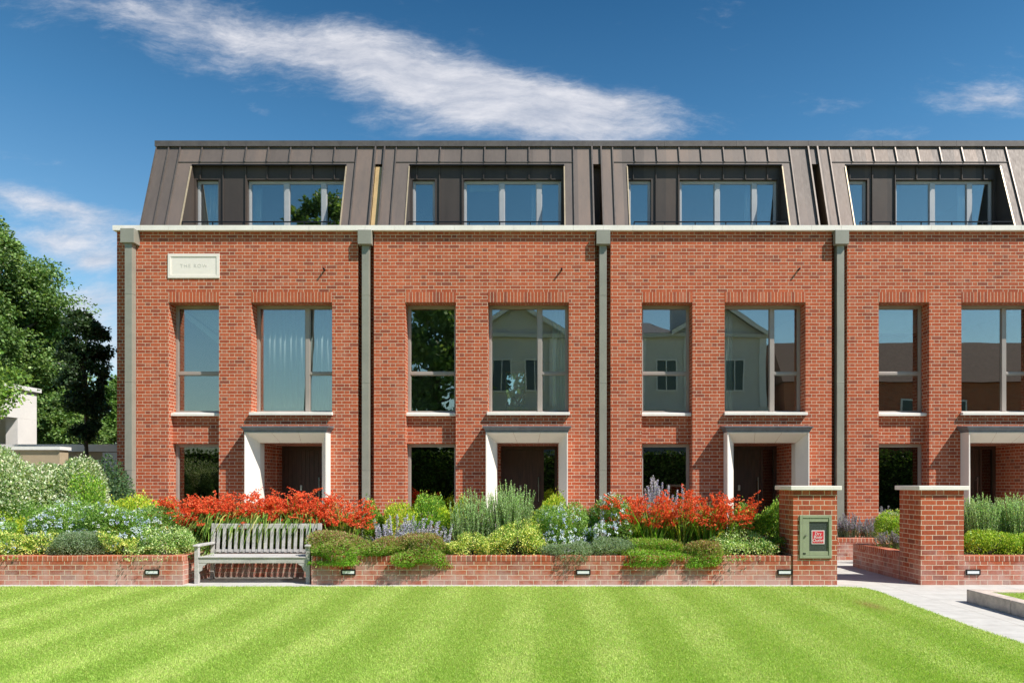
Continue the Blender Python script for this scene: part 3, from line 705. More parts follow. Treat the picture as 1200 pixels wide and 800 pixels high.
# ------------------------------------------------------------ planting
CG = dict
GRP = {}
def stems(root, base, z0, tops, r=.008, col=M['bark']):
    m = MB()
    for t in tops: m.tube([base, ((base[0]+t[0])/2+random.uniform(-.03, .03), (base[1]+t[1])/2, z0+(t[2]-z0)*.55), t], [r*1.4, r, r*.5], 5)
    m.build('stem', col, root)

def shrub(kind, label, cat, px0, px1, ytop, Y, seed, depth=None, ybot=None, n=None, z0=WH-.07, group=None, zone=None):
    K = KINDS[kind]; cx = PX((px0+px1)/2, Y); rx = (px1-px0)/2*Y/844*1.06; top = PZ(ytop, Y); zb = z0 if ybot is None else PZ(ybot, Y)
    ry = depth or min(rx, .42); h = top-zb
    root = thing(K['name'], label, cat, (cx, Y, z0), group)
    n = n or int(1.55*K['n']*(rx*ry*.6+rx*h+ry*h)/.6)
    d = rdir(n); lo = K.get('lo', -.25); d[:, 2] = np.where(d[:, 2] < lo, -d[:, 2], d[:, 2])
    lm = lumps(d, seed, K.get('amp', .25)); rad = (.62+.38*RNG.uniform(0, 1, n)**.5)*lm
    hz = h/(1-lo*.75); cz = top-hz*.97
    spr = K.get('spr', .06); hz -= spr*.6; cz = top-spr*.8-hz*.97; bx_ = K.get('boxy', .8)
    dd_ = np.sign(d)*np.abs(d)**bx_
    c = np.stack([cx+dd_[:, 0]*rx*rad, Y+dd_[:, 1]*ry*rad, cz+dd_[:, 2]*hz*rad], 1)
    def fit(v): v[:, 2] = np.where(v[:, 2] > zb, zb+(v[:, 2]-zb)*zk, v[:, 2]); return v
    zk = min(1.5, max(.5, (h-spr*.45)/(np.percentile(c[:, 2], 98.5)-zb))); c = fit(c)
    if K.get('spiky'):
        s_ = RNG.uniform(0, 1, n); c[:, 2] += (s_ > .86)*RNG.uniform(0, K['spiky']*.8, n)*(d[:, 2] > .2)
    c[:, 2] = np.maximum(c[:, 2], zb+RNG.uniform(0, .05, n))
    t = d*.8+rdir(n)*K.get('wild', .75)+np.array([0, 0, K.get('up', .35)]); nn = rdir(n)*.8+d
    L = K['L']*RNG.uniform(.6, 1.2, n); W = K['W']*RNG.uniform(.7, 1.2, n)
    cols = palette(n, K['pal'], K.get('wt'))
    if 'top' in K:
        f = np.clip((c[:, 2]-(zb+h*.25))/(h*.45)+RNG.normal(0, .45, n), 0, 1)[:, None]; cols = cols*(1-f)+palette(n, K['top'])*f
    lv = Leaves(); lv.add(c, t, nn, L, W, cols)
    if K.get('cluster'):   # leaves in small rosettes
        for q in range(K['cluster']):
            lv.add(c+rdir(n)*K['L']*.6, t+rdir(n)*.9, rdir(n)+d*.5, L, W, palette(n, K['pal'], K.get('wt')) if 'top' not in K else palette(n, K['pal'])*(1-f)+palette(n, K['top'])*f)
    lv.build('foliage', M['leaf'], root)
    ms = int(n/26*K.get('sprn', 1.)); e = rdir(ms); e[:, 2] = np.abs(e[:, 2])*1.1; e /= np.linalg.norm(e, axis=1, keepdims=True)
    ed = np.sign(e)*np.abs(e)**bx_; s0 = np.stack([cx+ed[:, 0]*rx, Y+ed[:, 1]*ry, cz+ed[:, 2]*hz], 1); lm2 = lumps(e, seed, K.get('amp', .25))
    s0 = np.array([cx, Y, cz])+(s0-np.array([cx, Y, cz]))*(lm2*.86)[:, None]; s0 = fit(s0); dv = e*.55+np.array([0, 0, 1.])+RNG.normal(0, .25, (ms, 3)); dv /= np.linalg.norm(dv, axis=1, keepdims=True)
    ln = spr*RNG.uniform(.5, 1.9, ms)*(.35+.65*np.clip(e[:, 2], 0, 1)); tone = RNG.uniform(.85, 1.2, (ms, 1))
    for q in range(11):
        u_ = q/10; pp = s0+dv*(ln*u_)[:, None]; side = rdir(ms)
        lv.add(pp, side*.9+dv*.8, dv+side*-.3+rdir(ms)*.3, K['L']*(1.05-.4*u_), K['W']*(1.05-.35*u_), palette(ms, K['top'] if 'top' in K and q > 6 else K['pal'], K.get('wt') if 'top' not in K else None, .1)*tone*(1+.15*u_))
    # shaded twiggy interior keeps light from passing straight through
    tops = [(cx+random.uniform(-.7, .7)*rx, Y+random.uniform(-.6, .6)*ry, zb+h*random.uniform(.5, .85)) for _ in range(7)]
    stems(root, (cx, Y, z0-.02), z0, tops)
    if 'fl' in K:
        F = K['fl']; m = int(F['n']*(rx*h+rx*ry)/.35); e = rdir(m); e[:, 2] = np.abs(e[:, 2])*.9+.02; e[:, 1] = np.where(RNG.uniform(0, 1, m) < .7, -np.abs(e[:, 1]), e[:, 1])
        q = np.stack([cx+e[:, 0]*rx*lumps(e, seed, K.get('amp', .25))*1.02, Y+e[:, 1]*ry*1.05*lumps(e, seed, .25), cz+e[:, 2]*hz*1.01*lumps(e, seed, K.get('amp', .25))], 1)
        q = fit(q); q[:, 2] += RNG.uniform(0, spr*1.1, m)*(e[:, 2] > .15); q[:, 1] -= RNG.uniform(0, .07, m); fl = Leaves(); base = palette(m, F['pal'], jit=.08)
        for _ in range(F['pet']):
            fl.add(q+rdir(m)*F['spread'], rdir(m)+e*.2, e+rdir(m)*.4, F['s'], F['s']*.9, base*RNG.uniform(.85, 1.1, (m, 1)))
        fl.build('blossom', M['petal'], root)
    return root

def uprights(kind, label, cat, px0, px1, ytop, Y, ns, group=None, z0=WH-.07, depth=.3, lean=(0, 0), hvar=.35, dens=95):
    K = KINDS[kind]; cx = PX((px0+px1)/2, Y); rx = (px1-px0)/2*Y/844; top = PZ(ytop, Y); root = thing(K['name'], label, cat, (cx, Y, z0), group)
    lv = Leaves(); st = MB(); fl = Leaves()
    for i in range(ns):
        a = RNG.uniform(0, 6.28); r = RNG.uniform(0, 1)**.5; bx, by = cx+math.cos(a)*r*rx*.75, Y+math.sin(a)*r*depth*.8
        h = (top-z0)*(1-hvar*RNG.uniform(0, 1)**.7)*(1-.18*r*r); tx = bx+math.cos(a)*r*rx*.3+RNG.normal(0, .035)*h+lean[0]*h; ty = by+math.sin(a)*r*.1+lean[1]*h
        cvx, cvy = RNG.normal(0, .03), RNG.normal(0, .03)
        def pt(u): return np.array([bx+(tx-bx)*u**1.3+cvx*math.sin(u*3.1), by+(ty-by)*u**1.3+cvy*math.sin(u*3.1), z0+h*u])
        st.tube([pt(u) for u in (0, .35, .7, .98)], [.006, .005, .004, .002], 4)
        m = int(dens*h*(1.4 if kind == 'rosemary' else 1)); u = RNG.uniform(.08, 1, m)**.8; P = np.stack([pt(v) for v in u]); d = rdir(m); d[:, 2] = np.abs(d[:, 2])*.4+K['up']
        lv.add(P, d, rdir(m), K['L']*RNG.uniform(.7, 1.2, m)*(1.1-.5*u), K['W'], palette(m, K['pal']))
        if 'flp' in K:
            m = int(K['fn']*h); u = K['f0']+(1-K['f0'])*RNG.uniform(0, 1, m); P = np.stack([pt(v) for v in u])+rdir(m)*K.get('fr', .02); fl.add(P, rdir(m), rdir(m), K['fs'], K['fs']*.8, palette(m, K['flp']))
    lv.build('foliage', M['leaf'], root); st.build('stem', M['stemgreen'], root)
    if 'flp' in K: fl.build('blossom', M['petal'], root)
    return root
M['stemgreen'] = plain('green_stem', (.14, .17, .07), .8)

def crocosmia(label, pxc, Y, hw, ytop, seed, n_leaf=95, n_fl=46, group=None, z0=WH-.07, front=.5):
    cx = PX(pxc, Y); top = PZ(ytop, Y); h = top-z0; w = hw*Y/844; root = thing('crocosmia', label, 'flowering plant', (cx, Y, z0), group)
    lv = Leaves(); fl = Leaves(); st = MB()
    up = np.array([0, 0, 1.])
    for i in range(n_leaf):
        a = RNG.uniform(0, 6.28); r = RNG.uniform(0, 1)**.5; b = np.array([cx+math.cos(a)*r*w*.55, Y+math.sin(a)*r*.28, z0])
        a2 = a+RNG.normal(0, .5); out = np.array([math.cos(a2), math.sin(a2)*.8, 0]); H = h*RNG.uniform(.6, 1.0); ol = H*RNG.uniform(.12, .6)
        us = np.linspace(0, 1, 7); droop = RNG.uniform(.05, .5)
        pts = [b+out*ol*u**1.7+up*H*(u-droop*u**3.2) for u in us]; side = np.cross(out, up)+RNG.normal(0, .3, 3); side /= np.linalg.norm(side)
        wd = .012*np.array([.6, 1, 1.1, 1, .85, .5, .05]); lv.strip(pts, wd, side, palette(1, [(.14, .27, .035), (.22, .36, .05), (.09, .19, .03), (.34, .38, .08)])[0])
    for i in range(n_fl):
        a = RNG.uniform(0, 6.28); r = RNG.uniform(0, 1)**.5; b = np.array([cx+math.cos(a)*r*w*.5, Y+math.sin(a)*r*.25, z0])
        a2 = a+RNG.normal(0, .6); out = np.array([math.cos(a2), math.sin(a2)-.25, 0]); H = h*(.50+.50*RNG.uniform(0, 1)**1.15); ol = w*RNG.uniform(.2, .75)
        P = lambda u: b+out*ol*u**1.8+up*H*(u-.05*u**4)
        st.tube([tuple(P(u)) for u in (0, .4, .75, 1)], [.005, .004, .003, .002], 4)
        tip = P(1.); perp = np.cross(out, up)
        for br in range(3):
            d0 = out*RNG.uniform(.5, 1.1)+perp*RNG.uniform(-.9, .9)+up*RNG.uniform(-.15, .5); d0 /= np.linalg.norm(d0); s0 = P(RNG.uniform(.78, 1)); Ls = RNG.uniform(.10, .23)
            m = 9
            for q in range(m):
                u = (q+.5)/m; c = s0+d0*Ls*u+up*(.03*u-.0*u*u)+RNG.normal(0, .009, 3)
                cc = palette(5, [(.84, .13, .055), (.92, .21, .085), (.74, .08, .04), (.92, .34, .13)], [4, 3, 2, 1], .1); dd = rdir(5)*.8+up*.5+d0*.4
                fl.add(np.repeat(c[None], 5, 0), dd, rdir(5), .028, .017, cc)
    lv.build('foliage', M['leaf'], root); st.build('stem', M['stemgreen'], root); fl.build('blossom', M['petal'], root)
    return root

def drape(label, px0, px1, n, seed):
    Y = 12.42; root = thing('crocosmia', label, 'flowering plant', (PX((px0+px1)/2, Y), Y, WH-.07), 'red crocosmia behind the bench'); lv = Leaves(); st = MB(); fl = Leaves()
    for i in range(n):
        x = PX(RNG.uniform(px0, px1), Y); b = np.array([x, 12.6, WH-.07]); H = RNG.uniform(.60, .80); f = RNG.uniform(.46, .68); sx = RNG.normal(0, .20); dr = RNG.uniform(.25, .8)*(1+.7*(RNG.uniform() > .85))
        pts = [b+np.array([sx*u, -f*u**1.1, H*(math.sin(min(u*1.9, 1.57)))-dr*max(0, u-.62)**1.3*2.0]) for u in np.linspace(0, 1, 9)]
        w = .011*np.array([.6, .9, 1.1, 1.1, 1, .9, .75, .5, .05]); lv.strip(pts, w, np.array([1, RNG.normal(0, .3), RNG.normal(0, .2)]), palette(1, [(.10, .20, .03), (.18, .30, .045), (.07, .14, .025), (.32, .36, .09)])[0])
        if i % 4 == 0:
            p = b+np.array([sx, -.30, H*.98]); st.tube([tuple(b), tuple(b+np.array([sx*.3, -.15, H*.7])), tuple(p)], .003, 4)
            for q in range(12):
                c = p+np.array([sx*.5*q/12+RNG.normal(0, .02), -.012*q, .01-.004*q+RNG.normal(0, .012)]); fl.add(np.repeat(c[None], 5, 0), rdir(5)+np.array([0, 0, .4]), rdir(5), .03, .017, palette(5, [(.74, .10, .035), (.86, .19, .06), (.64, .06, .025)], jit=.1))
    lv.build('foliage', M['leaf'], root); st.build('stem', M['stemgreen'], root); fl.build('blossom', M['petal'], root)
KINDS = {
 'cornus': dict(spr=.16, name='variegated_dogwood', n=4600, L=.055, W=.030, pal=[(.50, .54, .38), (.58, .60, .48), (.19, .28, .10), (.11, .19, .06)], wt=[3, 2, 3, 2], amp=.3, wild=.9, spiky=.10),
 'dark': dict(name='evergreen_shrub', n=2600, L=.06, W=.035, pal=[(.05, .10, .05), (.07, .14, .06), (.12, .19, .08)], amp=.3),
 'lime': dict(spr=.17, sprn=1.6, name='golden_shrub', n=4300, L=.042, W=.022, pal=[(.48, .52, .05), (.62, .60, .08), (.22, .36, .04), (.32, .44, .05)], wt=[3, 2, 3, 3], spiky=.17, up=.7, amp=.35),
 'green': dict(spr=.15, sprn=1.6, name='privet_shrub', n=4300, L=.042, W=.022, pal=[(.15, .30, .035), (.25, .40, .05), (.42, .50, .08), (.10, .20, .03)], wt=[3, 3, 1, 2], spiky=.15, up=.7, amp=.3),
 'euony': dict(spr=.05, boxy=.7, name='variegated_euonymus', n=6200, L=.032, W=.019, pal=[(.66, .64, .20), (.52, .56, .16), (.18, .32, .05), (.12, .22, .04)], wt=[3, 2, 3, 2], amp=.32, wild=1.0),
 'cream': dict(spr=.06, boxy=.7, name='variegated_euonymus', n=6200, L=.032, W=.019, pal=[(.60, .66, .36), (.40, .52, .18), (.15, .28, .07), (.09, .18, .04)], wt=[2.5, 3, 3, 2], amp=.32, wild=1.0),
 'grey': dict(name='grey_leaved_shrub', n=9000, L=.030, W=.010, pal=[(.17, .24, .14), (.24, .32, .20), (.11, .17, .09), (.30, .37, .24)], amp=.25, wild=.9, cluster=1),
 'erica': dict(spr=.08, boxy=.92, sprn=1.3, name='trailing_heather', n=13000, L=.034, W=.011, pal=[(.18, .37, .035), (.26, .46, .055), (.12, .27, .02)], top=[(.36, .20, .12), (.44, .29, .17), (.26, .13, .09), (.24, .34, .07), (.20, .32, .06)], amp=.34, wild=.9, up=.2, lo=-.75, cluster=1),
 'heath': dict(spr=.09, boxy=.92, sprn=1.3, name='trailing_heather', n=13000, L=.034, W=.011, pal=[(.18, .37, .035), (.26, .46, .055), (.12, .27, .02)], top=[(.20, .36, .04), (.27, .42, .06), (.36, .22, .12), (.14, .28, .03)], amp=.34, wild=.9, up=.3, lo=-.75, cluster=1),
 'plumb': dict(spr=.10, name='plumbago', n=8000, L=.042, W=.016, pal=[(.24, .38, .09), (.34, .46, .14), (.14, .27, .05), (.10, .20, .04)], amp=.3, wild=.9, spiky=.06,
               fl=dict(n=115, pet=10, s=.024, spread=.024, pal=[(.62, .70, .88), (.74, .80, .92), (.80, .84, .90), (.48, .56, .82)])),
 'box': dict(spr=.03, boxy=.6, name='box_hedge', n=6500, L=.030, W=.018, pal=[(.09, .19, .025), (.15, .28, .035), (.30, .40, .07), (.06, .12, .02)], wt=[3, 3, 1, 2], amp=.12),
 'boxlit': dict(spr=.04, boxy=.6, name='box_hedge', n=6500, L=.032, W=.020, pal=[(.20, .34, .03), (.36, .48, .06), (.50, .55, .12), (.10, .20, .02)], wt=[3, 3, 2, 2], amp=.12),
 'santolina': dict(name='santolina', n=9000, L=.035, W=.006, pal=[(.16, .33, .05), (.25, .42, .08), (.10, .22, .03)], amp=.2, up=.9, cluster=1),
 'rosemary': dict(name='rosemary_bush', L=.034, W=.009, up=.85, pal=[(.33, .50, .22), (.46, .62, .32), (.24, .40, .15), (.55, .68, .40)]),
 'perov': dict(name='russian_sage', L=.028, W=.006, up=.5, pal=[(.38, .42, .34), (.46, .48, .44), (.25, .30, .22)], flp=[(.55, .52, .76), (.68, .66, .84), (.44, .40, .70), (.74, .73, .82)], fn=330, f0=.40, fs=.016, fr=.016),
 'lavender': dict(name='lavender', L=.030, W=.005, up=.7, pal=[(.24, .28, .20), (.32, .36, .27), (.17, .20, .13)], flp=[(.30, .26, .42), (.42, .38, .54), (.38, .36, .42)], fn=170, f0=.6, fs=.015, fr=.010),
}
G = 'planting in the brick beds'
S = shrub
S('cornus', 'large white variegated dogwood at the left photo edge', 'shrub', -70, 62, 529, 13.2, 1, depth=.8, group=None)
S('cornus', 'large white variegated dogwood nearest the dark shrub by the house corner', 'shrub', 30, 108, 541, 13.35, 2, depth=.7)
S('dark', 'dark green evergreen shrub against the left corner of the terrace', 'shrub', 100, 148, 550, 14.6, 3, depth=.6, z0=0)
S('dark', 'dark evergreen shrub behind the variegated dogwood under the slender tree', 'shrub', 60, 104, 545, 14.9, 31, depth=.5, z0=0)
S('lime', 'lime shrub directly in front of the leftmost drainpipe', 'shrub', 118, 160, 582, 13.0, 4)
S('lime', 'lime shrub beneath the leftmost ground floor window', 'shrub', 152, 212, 583, 13.1, 5)
S('green', 'leafy green shrub rising between the dogwood and the leftmost house', 'shrub', 78, 116, 557, 13.0, 6)
S('santolina', 'feathery green mound at the left edge below the dogwood', 'shrub', -30, 46, 583, 12.75, 7)
S('lime', 'yellow green shrub at the left edge behind the blue flowers', 'shrub', -25, 42, 598, 12.45, 8)
S('plumb', 'pale blue plumbago spilling below the dogwood, leftmost of its kind', 'flowering plant', 22, 116, 590, 12.2, 9)
S('plumb', 'pale blue plumbago just left of the red crocosmia by the bench', 'flowering plant', 104, 202, 592, 12.2, 10)
S('plumb', 'small pale blue plumbago cut by the left photo edge', 'flowering plant', -30, 24, 612, 12.0, 37)
S('euony', 'yellow variegated euonymus at the far left of the low wall', 'shrub', 5, 66, 621, 11.82, 11)
S('grey', 'grey green mound on the left wall between two euonymus', 'shrub', 60, 136, 622, 11.8, 12)
S('euony', 'sparse variegated euonymus right of the leftmost grey mound', 'shrub', 120, 170, 620, 11.85, 13)
S('cream', 'variegated euonymus directly left of the bench armrest', 'shrub', 160, 236, 617, 11.86, 14)
for i, (pc, Y, hw, yt, lab) in enumerate([(222, 12.7, 30, 580, 'red crocosmia left of the bench, leftmost of the red clumps'), (253, 12.62, 27, 575, 'red crocosmia behind the left end of the bench back'),
        (283, 12.62, 26, 574, 'red crocosmia behind the bench below the left jamb of the first portal'), (313, 12.62, 26, 576, 'red crocosmia behind the middle of the bench'),
        (343, 12.62, 27, 569, 'tallest red crocosmia behind the bench before the first door'), (372, 12.62, 27, 574, 'red crocosmia behind the right end of the bench'),
        (404, 12.6, 28, 577, 'red crocosmia between the bench and the russian sage')]):
    crocosmia(lab, pc, Y, hw, yt, i, n_leaf=150, n_fl=66, group='red crocosmia behind the bench')
drape('low arching crocosmia leaves drooping over the left half of the bench back', 236, 300, 175, 1)
drape('low arching crocosmia leaves drooping over the right half of the bench back', 298, 366, 190, 2)
S('erica', 'rust tipped heather hanging over the wall beside the bench', 'shrub', 364, 428, 622, 11.62, 15, ybot=659, depth=.34)
S('erica', 'rust tipped heather below the russian sage, middle of the three by the bench', 'shrub', 418, 478, 628, 11.62, 16, ybot=657, depth=.34)
S('erica', 'longest trailing heather left of the yellow euonymus', 'shrub', 462, 534, 624, 11.60, 17, ybot=665, depth=.34)
uprights('perov', 'violet blue russian sage leaning over the heather right of the bench', 'flowering plant', 430, 512, 598, 12.0, 95, lean=(.28, -.20), hvar=.6)
uprights('perov', 'small russian sage in front of the rosemary', 'flowering plant', 500, 532, 604, 12.0, 16, hvar=.5)
S('green', 'green shrub in front of the second drainpipe', 'shrub', 426, 458, 588, 12.9, 18)
S('lime', 'yellow shrub left of the second house window', 'shrub', 448, 488, 589, 12.8, 19)
S('green', 'bushy green shrub beneath the second ground floor window', 'shrub', 480, 522, 580, 12.8, 20)
S('lime', 'lime shrub directly left of the tall rosemary', 'shrub', 512, 552, 584, 12.9, 21)
uprights('rosemary', 'upright grey green rosemary, left half of the middle clump', 'shrub', 528, 580, 570, 12.35, 190, depth=.35)
uprights('rosemary', 'tallest upright rosemary before the left jamb of the second door', 'shrub', 566, 626, 559, 12.4, 230, depth=.35)
S('euony', 'yellow variegated euonymus below the rosemary, smaller one on the left', 'shrub', 532, 578, 625, 11.8, 22)
S('euony', 'large yellow variegated euonymus below the rosemary on the right', 'shrub', 572, 642, 611, 11.85, 23)
S('lime', 'lime shrub in front of the second house sidelight', 'shrub', 616, 664, 580, 12.9, 24)
S('plumb', 'white and blue plumbago right of the second door', 'flowering plant', 630, 692, 592, 12.2, 25)
S('plumb', 'white and blue plumbago before the third drainpipe', 'flowering plant', 672, 736, 586, 12.3, 26)
S('grey', 'low grey green mound under the middle plumbago', 'shrub', 634, 694, 634, 11.75, 27)
S('grey', 'low grey green mound left of the right hand heather', 'shrub', 684, 752, 629, 11.8, 28)
uprights('perov', 'violet russian sage standing behind the right crocosmia', 'flowering plant', 752, 796, 549, 13.1, 60, hvar=.45, depth=.2)
for i, (pc, Y, hw, yt, lab) in enumerate([(732, 12.3, 26, 580, 'red crocosmia beside the white plumbago, leftmost of the right clumps'), (762, 12.2, 27, 578, 'red crocosmia in front of the violet russian sage'),
        (795, 12.35, 28, 566, 'tallest red crocosmia of the right clumps'), (826, 12.3, 27, 572, 'red crocosmia left of the third portal jamb'), (853, 12.3, 25, 578, 'red crocosmia before the third door, rightmost red clump')]):
    crocosmia(lab, pc, Y, hw, yt, i+9, n_leaf=160, n_fl=50, group='red crocosmia right of the middle')
S('heath', 'heather trailing over the wall, left one under the right crocosmia', 'shrub', 738, 806, 630, 11.62, 29, ybot=661, depth=.32)
S('erica', 'heather trailing over the wall, next to the pale euonymus by the cabinet pier', 'shrub', 794, 852, 632, 11.62, 30, ybot=662, depth=.32)
S('cream', 'pale variegated euonymus between heather and the cabinet pier', 'shrub', 844, 902, 621, 11.85, 32)
S('green', 'upright green shrub left of the cabinet pier', 'shrub', 872, 914, 588, 12.3, 33)
S('box', 'dark low box bush tucked against the cabinet pier', 'hedge', 892, 936, 628, 11.9, 34, depth=.3)
S('boxlit', 'glossy green hedge on the right planter beside the pier', 'hedge', 1130, 1186, 622, 11.9, 35, depth=.36)
S('boxlit', 'glossy green hedge on the right planter at the photo edge', 'hedge', 1176, 1240, 623, 11.9, 36, depth=.36)
uprights('rosemary', 'rosemary immediately right of the right gate pier', 'shrub', 1128, 1168, 573, 12.5, 190, depth=.35, hvar=.25)
uprights('rosemary', 'rosemary at the right photo edge', 'shrub', 1162, 1228, 573, 12.5, 260, depth=.35, hvar=.25)
S('boxlit', 'bright green clipped shrub behind the right gate pier', 'hedge', 1028, 1074, 599, 13.3, 38, depth=.25)
uprights('lavender', 'tall lavender behind the clipped shrub by the right pier', 'flowering plant', 1028, 1064, 582, 14.2, 30, z0=0, depth=.2)
uprights('lavender', 'spilling lavender on the inner end of the side wall', 'flowering plant', 1028, 1060, 620, 13.0, 50, depth=.2, lean=(-.25, -.2))
uprights('lavender', 'lavender along the house front, left half', 'flowering plant', 978, 1010, 598, 15.5, 110, depth=.25, hvar=.5)
uprights('lavender', 'lavender along the house front, right half', 'flowering plant', 1004, 1038, 603, 15.5, 110, depth=.25, hvar=.5)

# ------------------------------------------------------------ trees
def tree(name, label, base, height, crown, clumps, leafn, L, pal, seed, trunk=.25, z_low=None, wt=None, cat='tree', group=None, cr=.28, bark='bark', squash=.8):
    r = random.Random(seed); cx, cy, cz, rx, ry, rz = crown
    root = thing(name, label, cat, base, group); bx, by, bz = base
    m = MB(); m.tube([(bx, by, bz), (bx+.03*height*r.uniform(-.3, .3), by, bz+height*.25), (cx, cy, cz-rz*.35), (cx, cy, cz+rz*.45)], [trunk, trunk*.75, trunk*.5, trunk*.12], 9)
    lv = Leaves(); cen = []
    for i in range(clumps):
        while True:
            d = Vector((r.uniform(-1, 1), r.uniform(-1, 1), r.uniform(-1, 1)))
            if .25 < d.length < 1: break
        if r.random() < .72: d = d.normalized()*r.uniform(.72, 1.04)
        c = Vector((cx+d.x*rx, cy+d.y*ry, cz+d.z*rz)); cen.append(c); s = cr*min(rx, rz)*r.uniform(.55, 1.15)
        n = int(leafn/clumps); e = rdir(n); rad = s*(.35+.65*RNG.uniform(0, 1, n)**.6)*lumps(e, seed*100+i, .5)
        P = np.array(c)+e*rad[:, None]*np.array([1.15, 1.15, squash])
        lv.add(P, e*.6+rdir(n)+np.array([0, 0, -.15]), e*.4+rdir(n)*.6+np.array([0, 0, .7]), L*RNG.uniform(.6, 1.2, n), L*.72, palette(n, pal, wt)*r.uniform(.85, 1.15))
    for c in cen[::3]:
        s = Vector((cx, cy, cz-rz*.5+r.uniform(0, .6)*rz)); mid = s.lerp(c, .5)+Vector((0, 0, -.05*rz)); m.tube([s, mid, c], [trunk*.28, trunk*.16, trunk*.05], 5)
    lv.build('crown', M['leaf'], root); m.build('trunk', M[bark], root, smooth=True); return root
G1 = [(.085, .15, .036), (.125, .21, .05), (.05, .095, .024), (.21, .30, .10)]
def T(name, label, pxc, pyc, Y, rxp, ryp, clumps, leafn, L, pal, seed, trunk, **k):
    s = Y/844; cx, cz = PX(pxc, Y), PZ(pyc, Y); top = cz+ryp*s
    return tree(name, label, (cx, Y, 0), top, (cx, Y, cz, rxp*s, k.pop('ry', rxp*s), ryp*s), clumps, leafn, L, pal, seed, trunk, **k)
T('sycamore_tree', 'largest broad tree behind the white pavilion, highest crown at left', -24, 378, 32, 78, 108, 85, 130000, .14, G1, 11, .45, cr=.30)
T('sycamore_tree', 'mid green tree between the big sycamore and the slender dark tree', 48, 428, 34, 42, 74, 60, 85000, .14, G1, 12, .32, cr=.30)
T('sycamore_tree', 'green tree touching the terrace corner behind the slender tree', 132, 492, 38, 28, 46, 34, 42000, .13, [(.10, .18, .04), (.15, .26, .06), (.05, .10, .02)], 13, .25, cr=.34)
T('sycamore_tree', 'low dark tree filling the gap above the garden wall', 80, 498, 27, 50, 34, 40, 50000, .125, G1, 14, .25, cr=.34)
T('slender_tree', 'slender dark columnar tree beside the terrace corner', 100, 437, 19.2, 20, 80, 80, 24000, .085, [(.030, .055, .022), (.045, .08, .03), (.02, .04, .016)], 15, .07, ry=.6, cr=.36)
T('maple_tree', 'bright leaved young tree at the left edge before the pavilion', -38, 436, 15.5, 50, 58, 30, 9000, .085, [(.15, .26, .05), (.24, .35, .08), (.08, .15, .03)], 16, .06, cr=.35)
# trees and houses across the lawn (seen mirrored in the windows)
T2 = lambda label, x, y, h, rx, seed: tree('plane_tree', label, (x, y, 0), h, (x, y, h*.6, rx, rx, h*.42), 50, 17000, .38, G1, seed, .35, group='trees across the lawn behind the camera', cr=.32)
T2('tall tree across the lawn mirrored in the second narrow window', -6.8, -12.5, 15.5, 2.8, 21)
tree('plane_tree', 'tallest tree across the lawn mirrored in the leftmost attic window', (-16.4, -16, 0), 22, (-15.6, -16, 19.4, 2.6, 2.6, 3.3), 34, 12000, .34, G1, 22, .3, group='trees across the lawn behind the camera', cr=.32)
T2('round tree across the lawn mirrored at the far left', -33, -14, 12, 4.5, 23)
T2('tree behind the terrace seen through the second house hall window', -1.8, 36, 10, 4.2, 24)

v = thing('white_villa', 'white stucco villa with two gables mirrored in the middle windows', 'villa', (5, -14, 0)); m = MB(); Yv = -12
m.box(-3.9, 14.3, Yv-9, Yv, 0, 11.1); m.build('wall', M['villa'], v)
m = MB()
for gc, gw in ((-1.5, 2.9), (11.3, 2.9)):
    m.hexa([(gc-gw, Yv-6, 11.1), (gc+gw, Yv-6, 11.1), (gc+.01, Yv-6, 12.9), (gc-.01, Yv-6, 12.9)], [(gc-gw, Yv+.05, 11.1), (gc+gw, Yv+.05, 11.1), (gc+.01, Yv+.05, 12.9), (gc-.01, Yv+.05, 12.9)])
m.build('gable', M['villa'], v)
m = MB()
for gc, gw in ((-1.5, 3.1), (11.3, 3.1)):
    for s in (-1, 1): m.hexa([(gc+s*gw, Yv-6, 11.0), (gc+s*gw, Yv+.5, 11.0), (gc, Yv+.5, 12.95), (gc, Yv-6, 12.95)], [(gc+s*gw, Yv-6, 11.2), (gc+s*gw, Yv+.5, 11.2), (gc, Yv+.5, 13.15), (gc, Yv-6, 13.15)])
m.hexa([(1.3, Yv+.3, 11.1), (8.5, Yv+.3, 11.1), (8.5, Yv-9, 11.1), (1.3, Yv-9, 11.1)], [(2.5, Yv-3, 12.4), (7.3, Yv-3, 12.4), (7.3, Yv-6, 12.4), (2.5, Yv-6, 12.4)])
m.build('roof', M['slate'], v)
MB().box(-4.1, 14.5, Yv+.005, Yv+.3, 10.85, 11.08).box(-4.0, 14.4, Yv+.005, Yv+.12, 6.2, 6.45).build('cornice', M['villa'], v)
m = MB()
for cx in (-3.75, .8, 2.9, 6.4, 9.3, 14.1): m.box(cx-.22, cx+.22, Yv+.006, Yv+.22, 0, 6.19).box(cx-.22, cx+.22, Yv+.006, Yv+.16, 6.46, 10.84)
m.build('pilaster', M['white'], v)
m = MB()
for gc in (-1.5, 11.3):
    for sg_ in (-1, 1): m.hexa([(gc+sg_*3.1, Yv+.52, 10.85), (gc+sg_*3.1, Yv+.62, 10.85), (gc, Yv+.62, 12.8), (gc, Yv+.52, 12.8)], [(gc+sg_*3.1, Yv+.52, 11.15), (gc+sg_*3.1, Yv+.62, 11.15), (gc, Yv+.62, 13.1), (gc, Yv+.52, 13.1)])
m.build('bargeboard', M['white'], v)
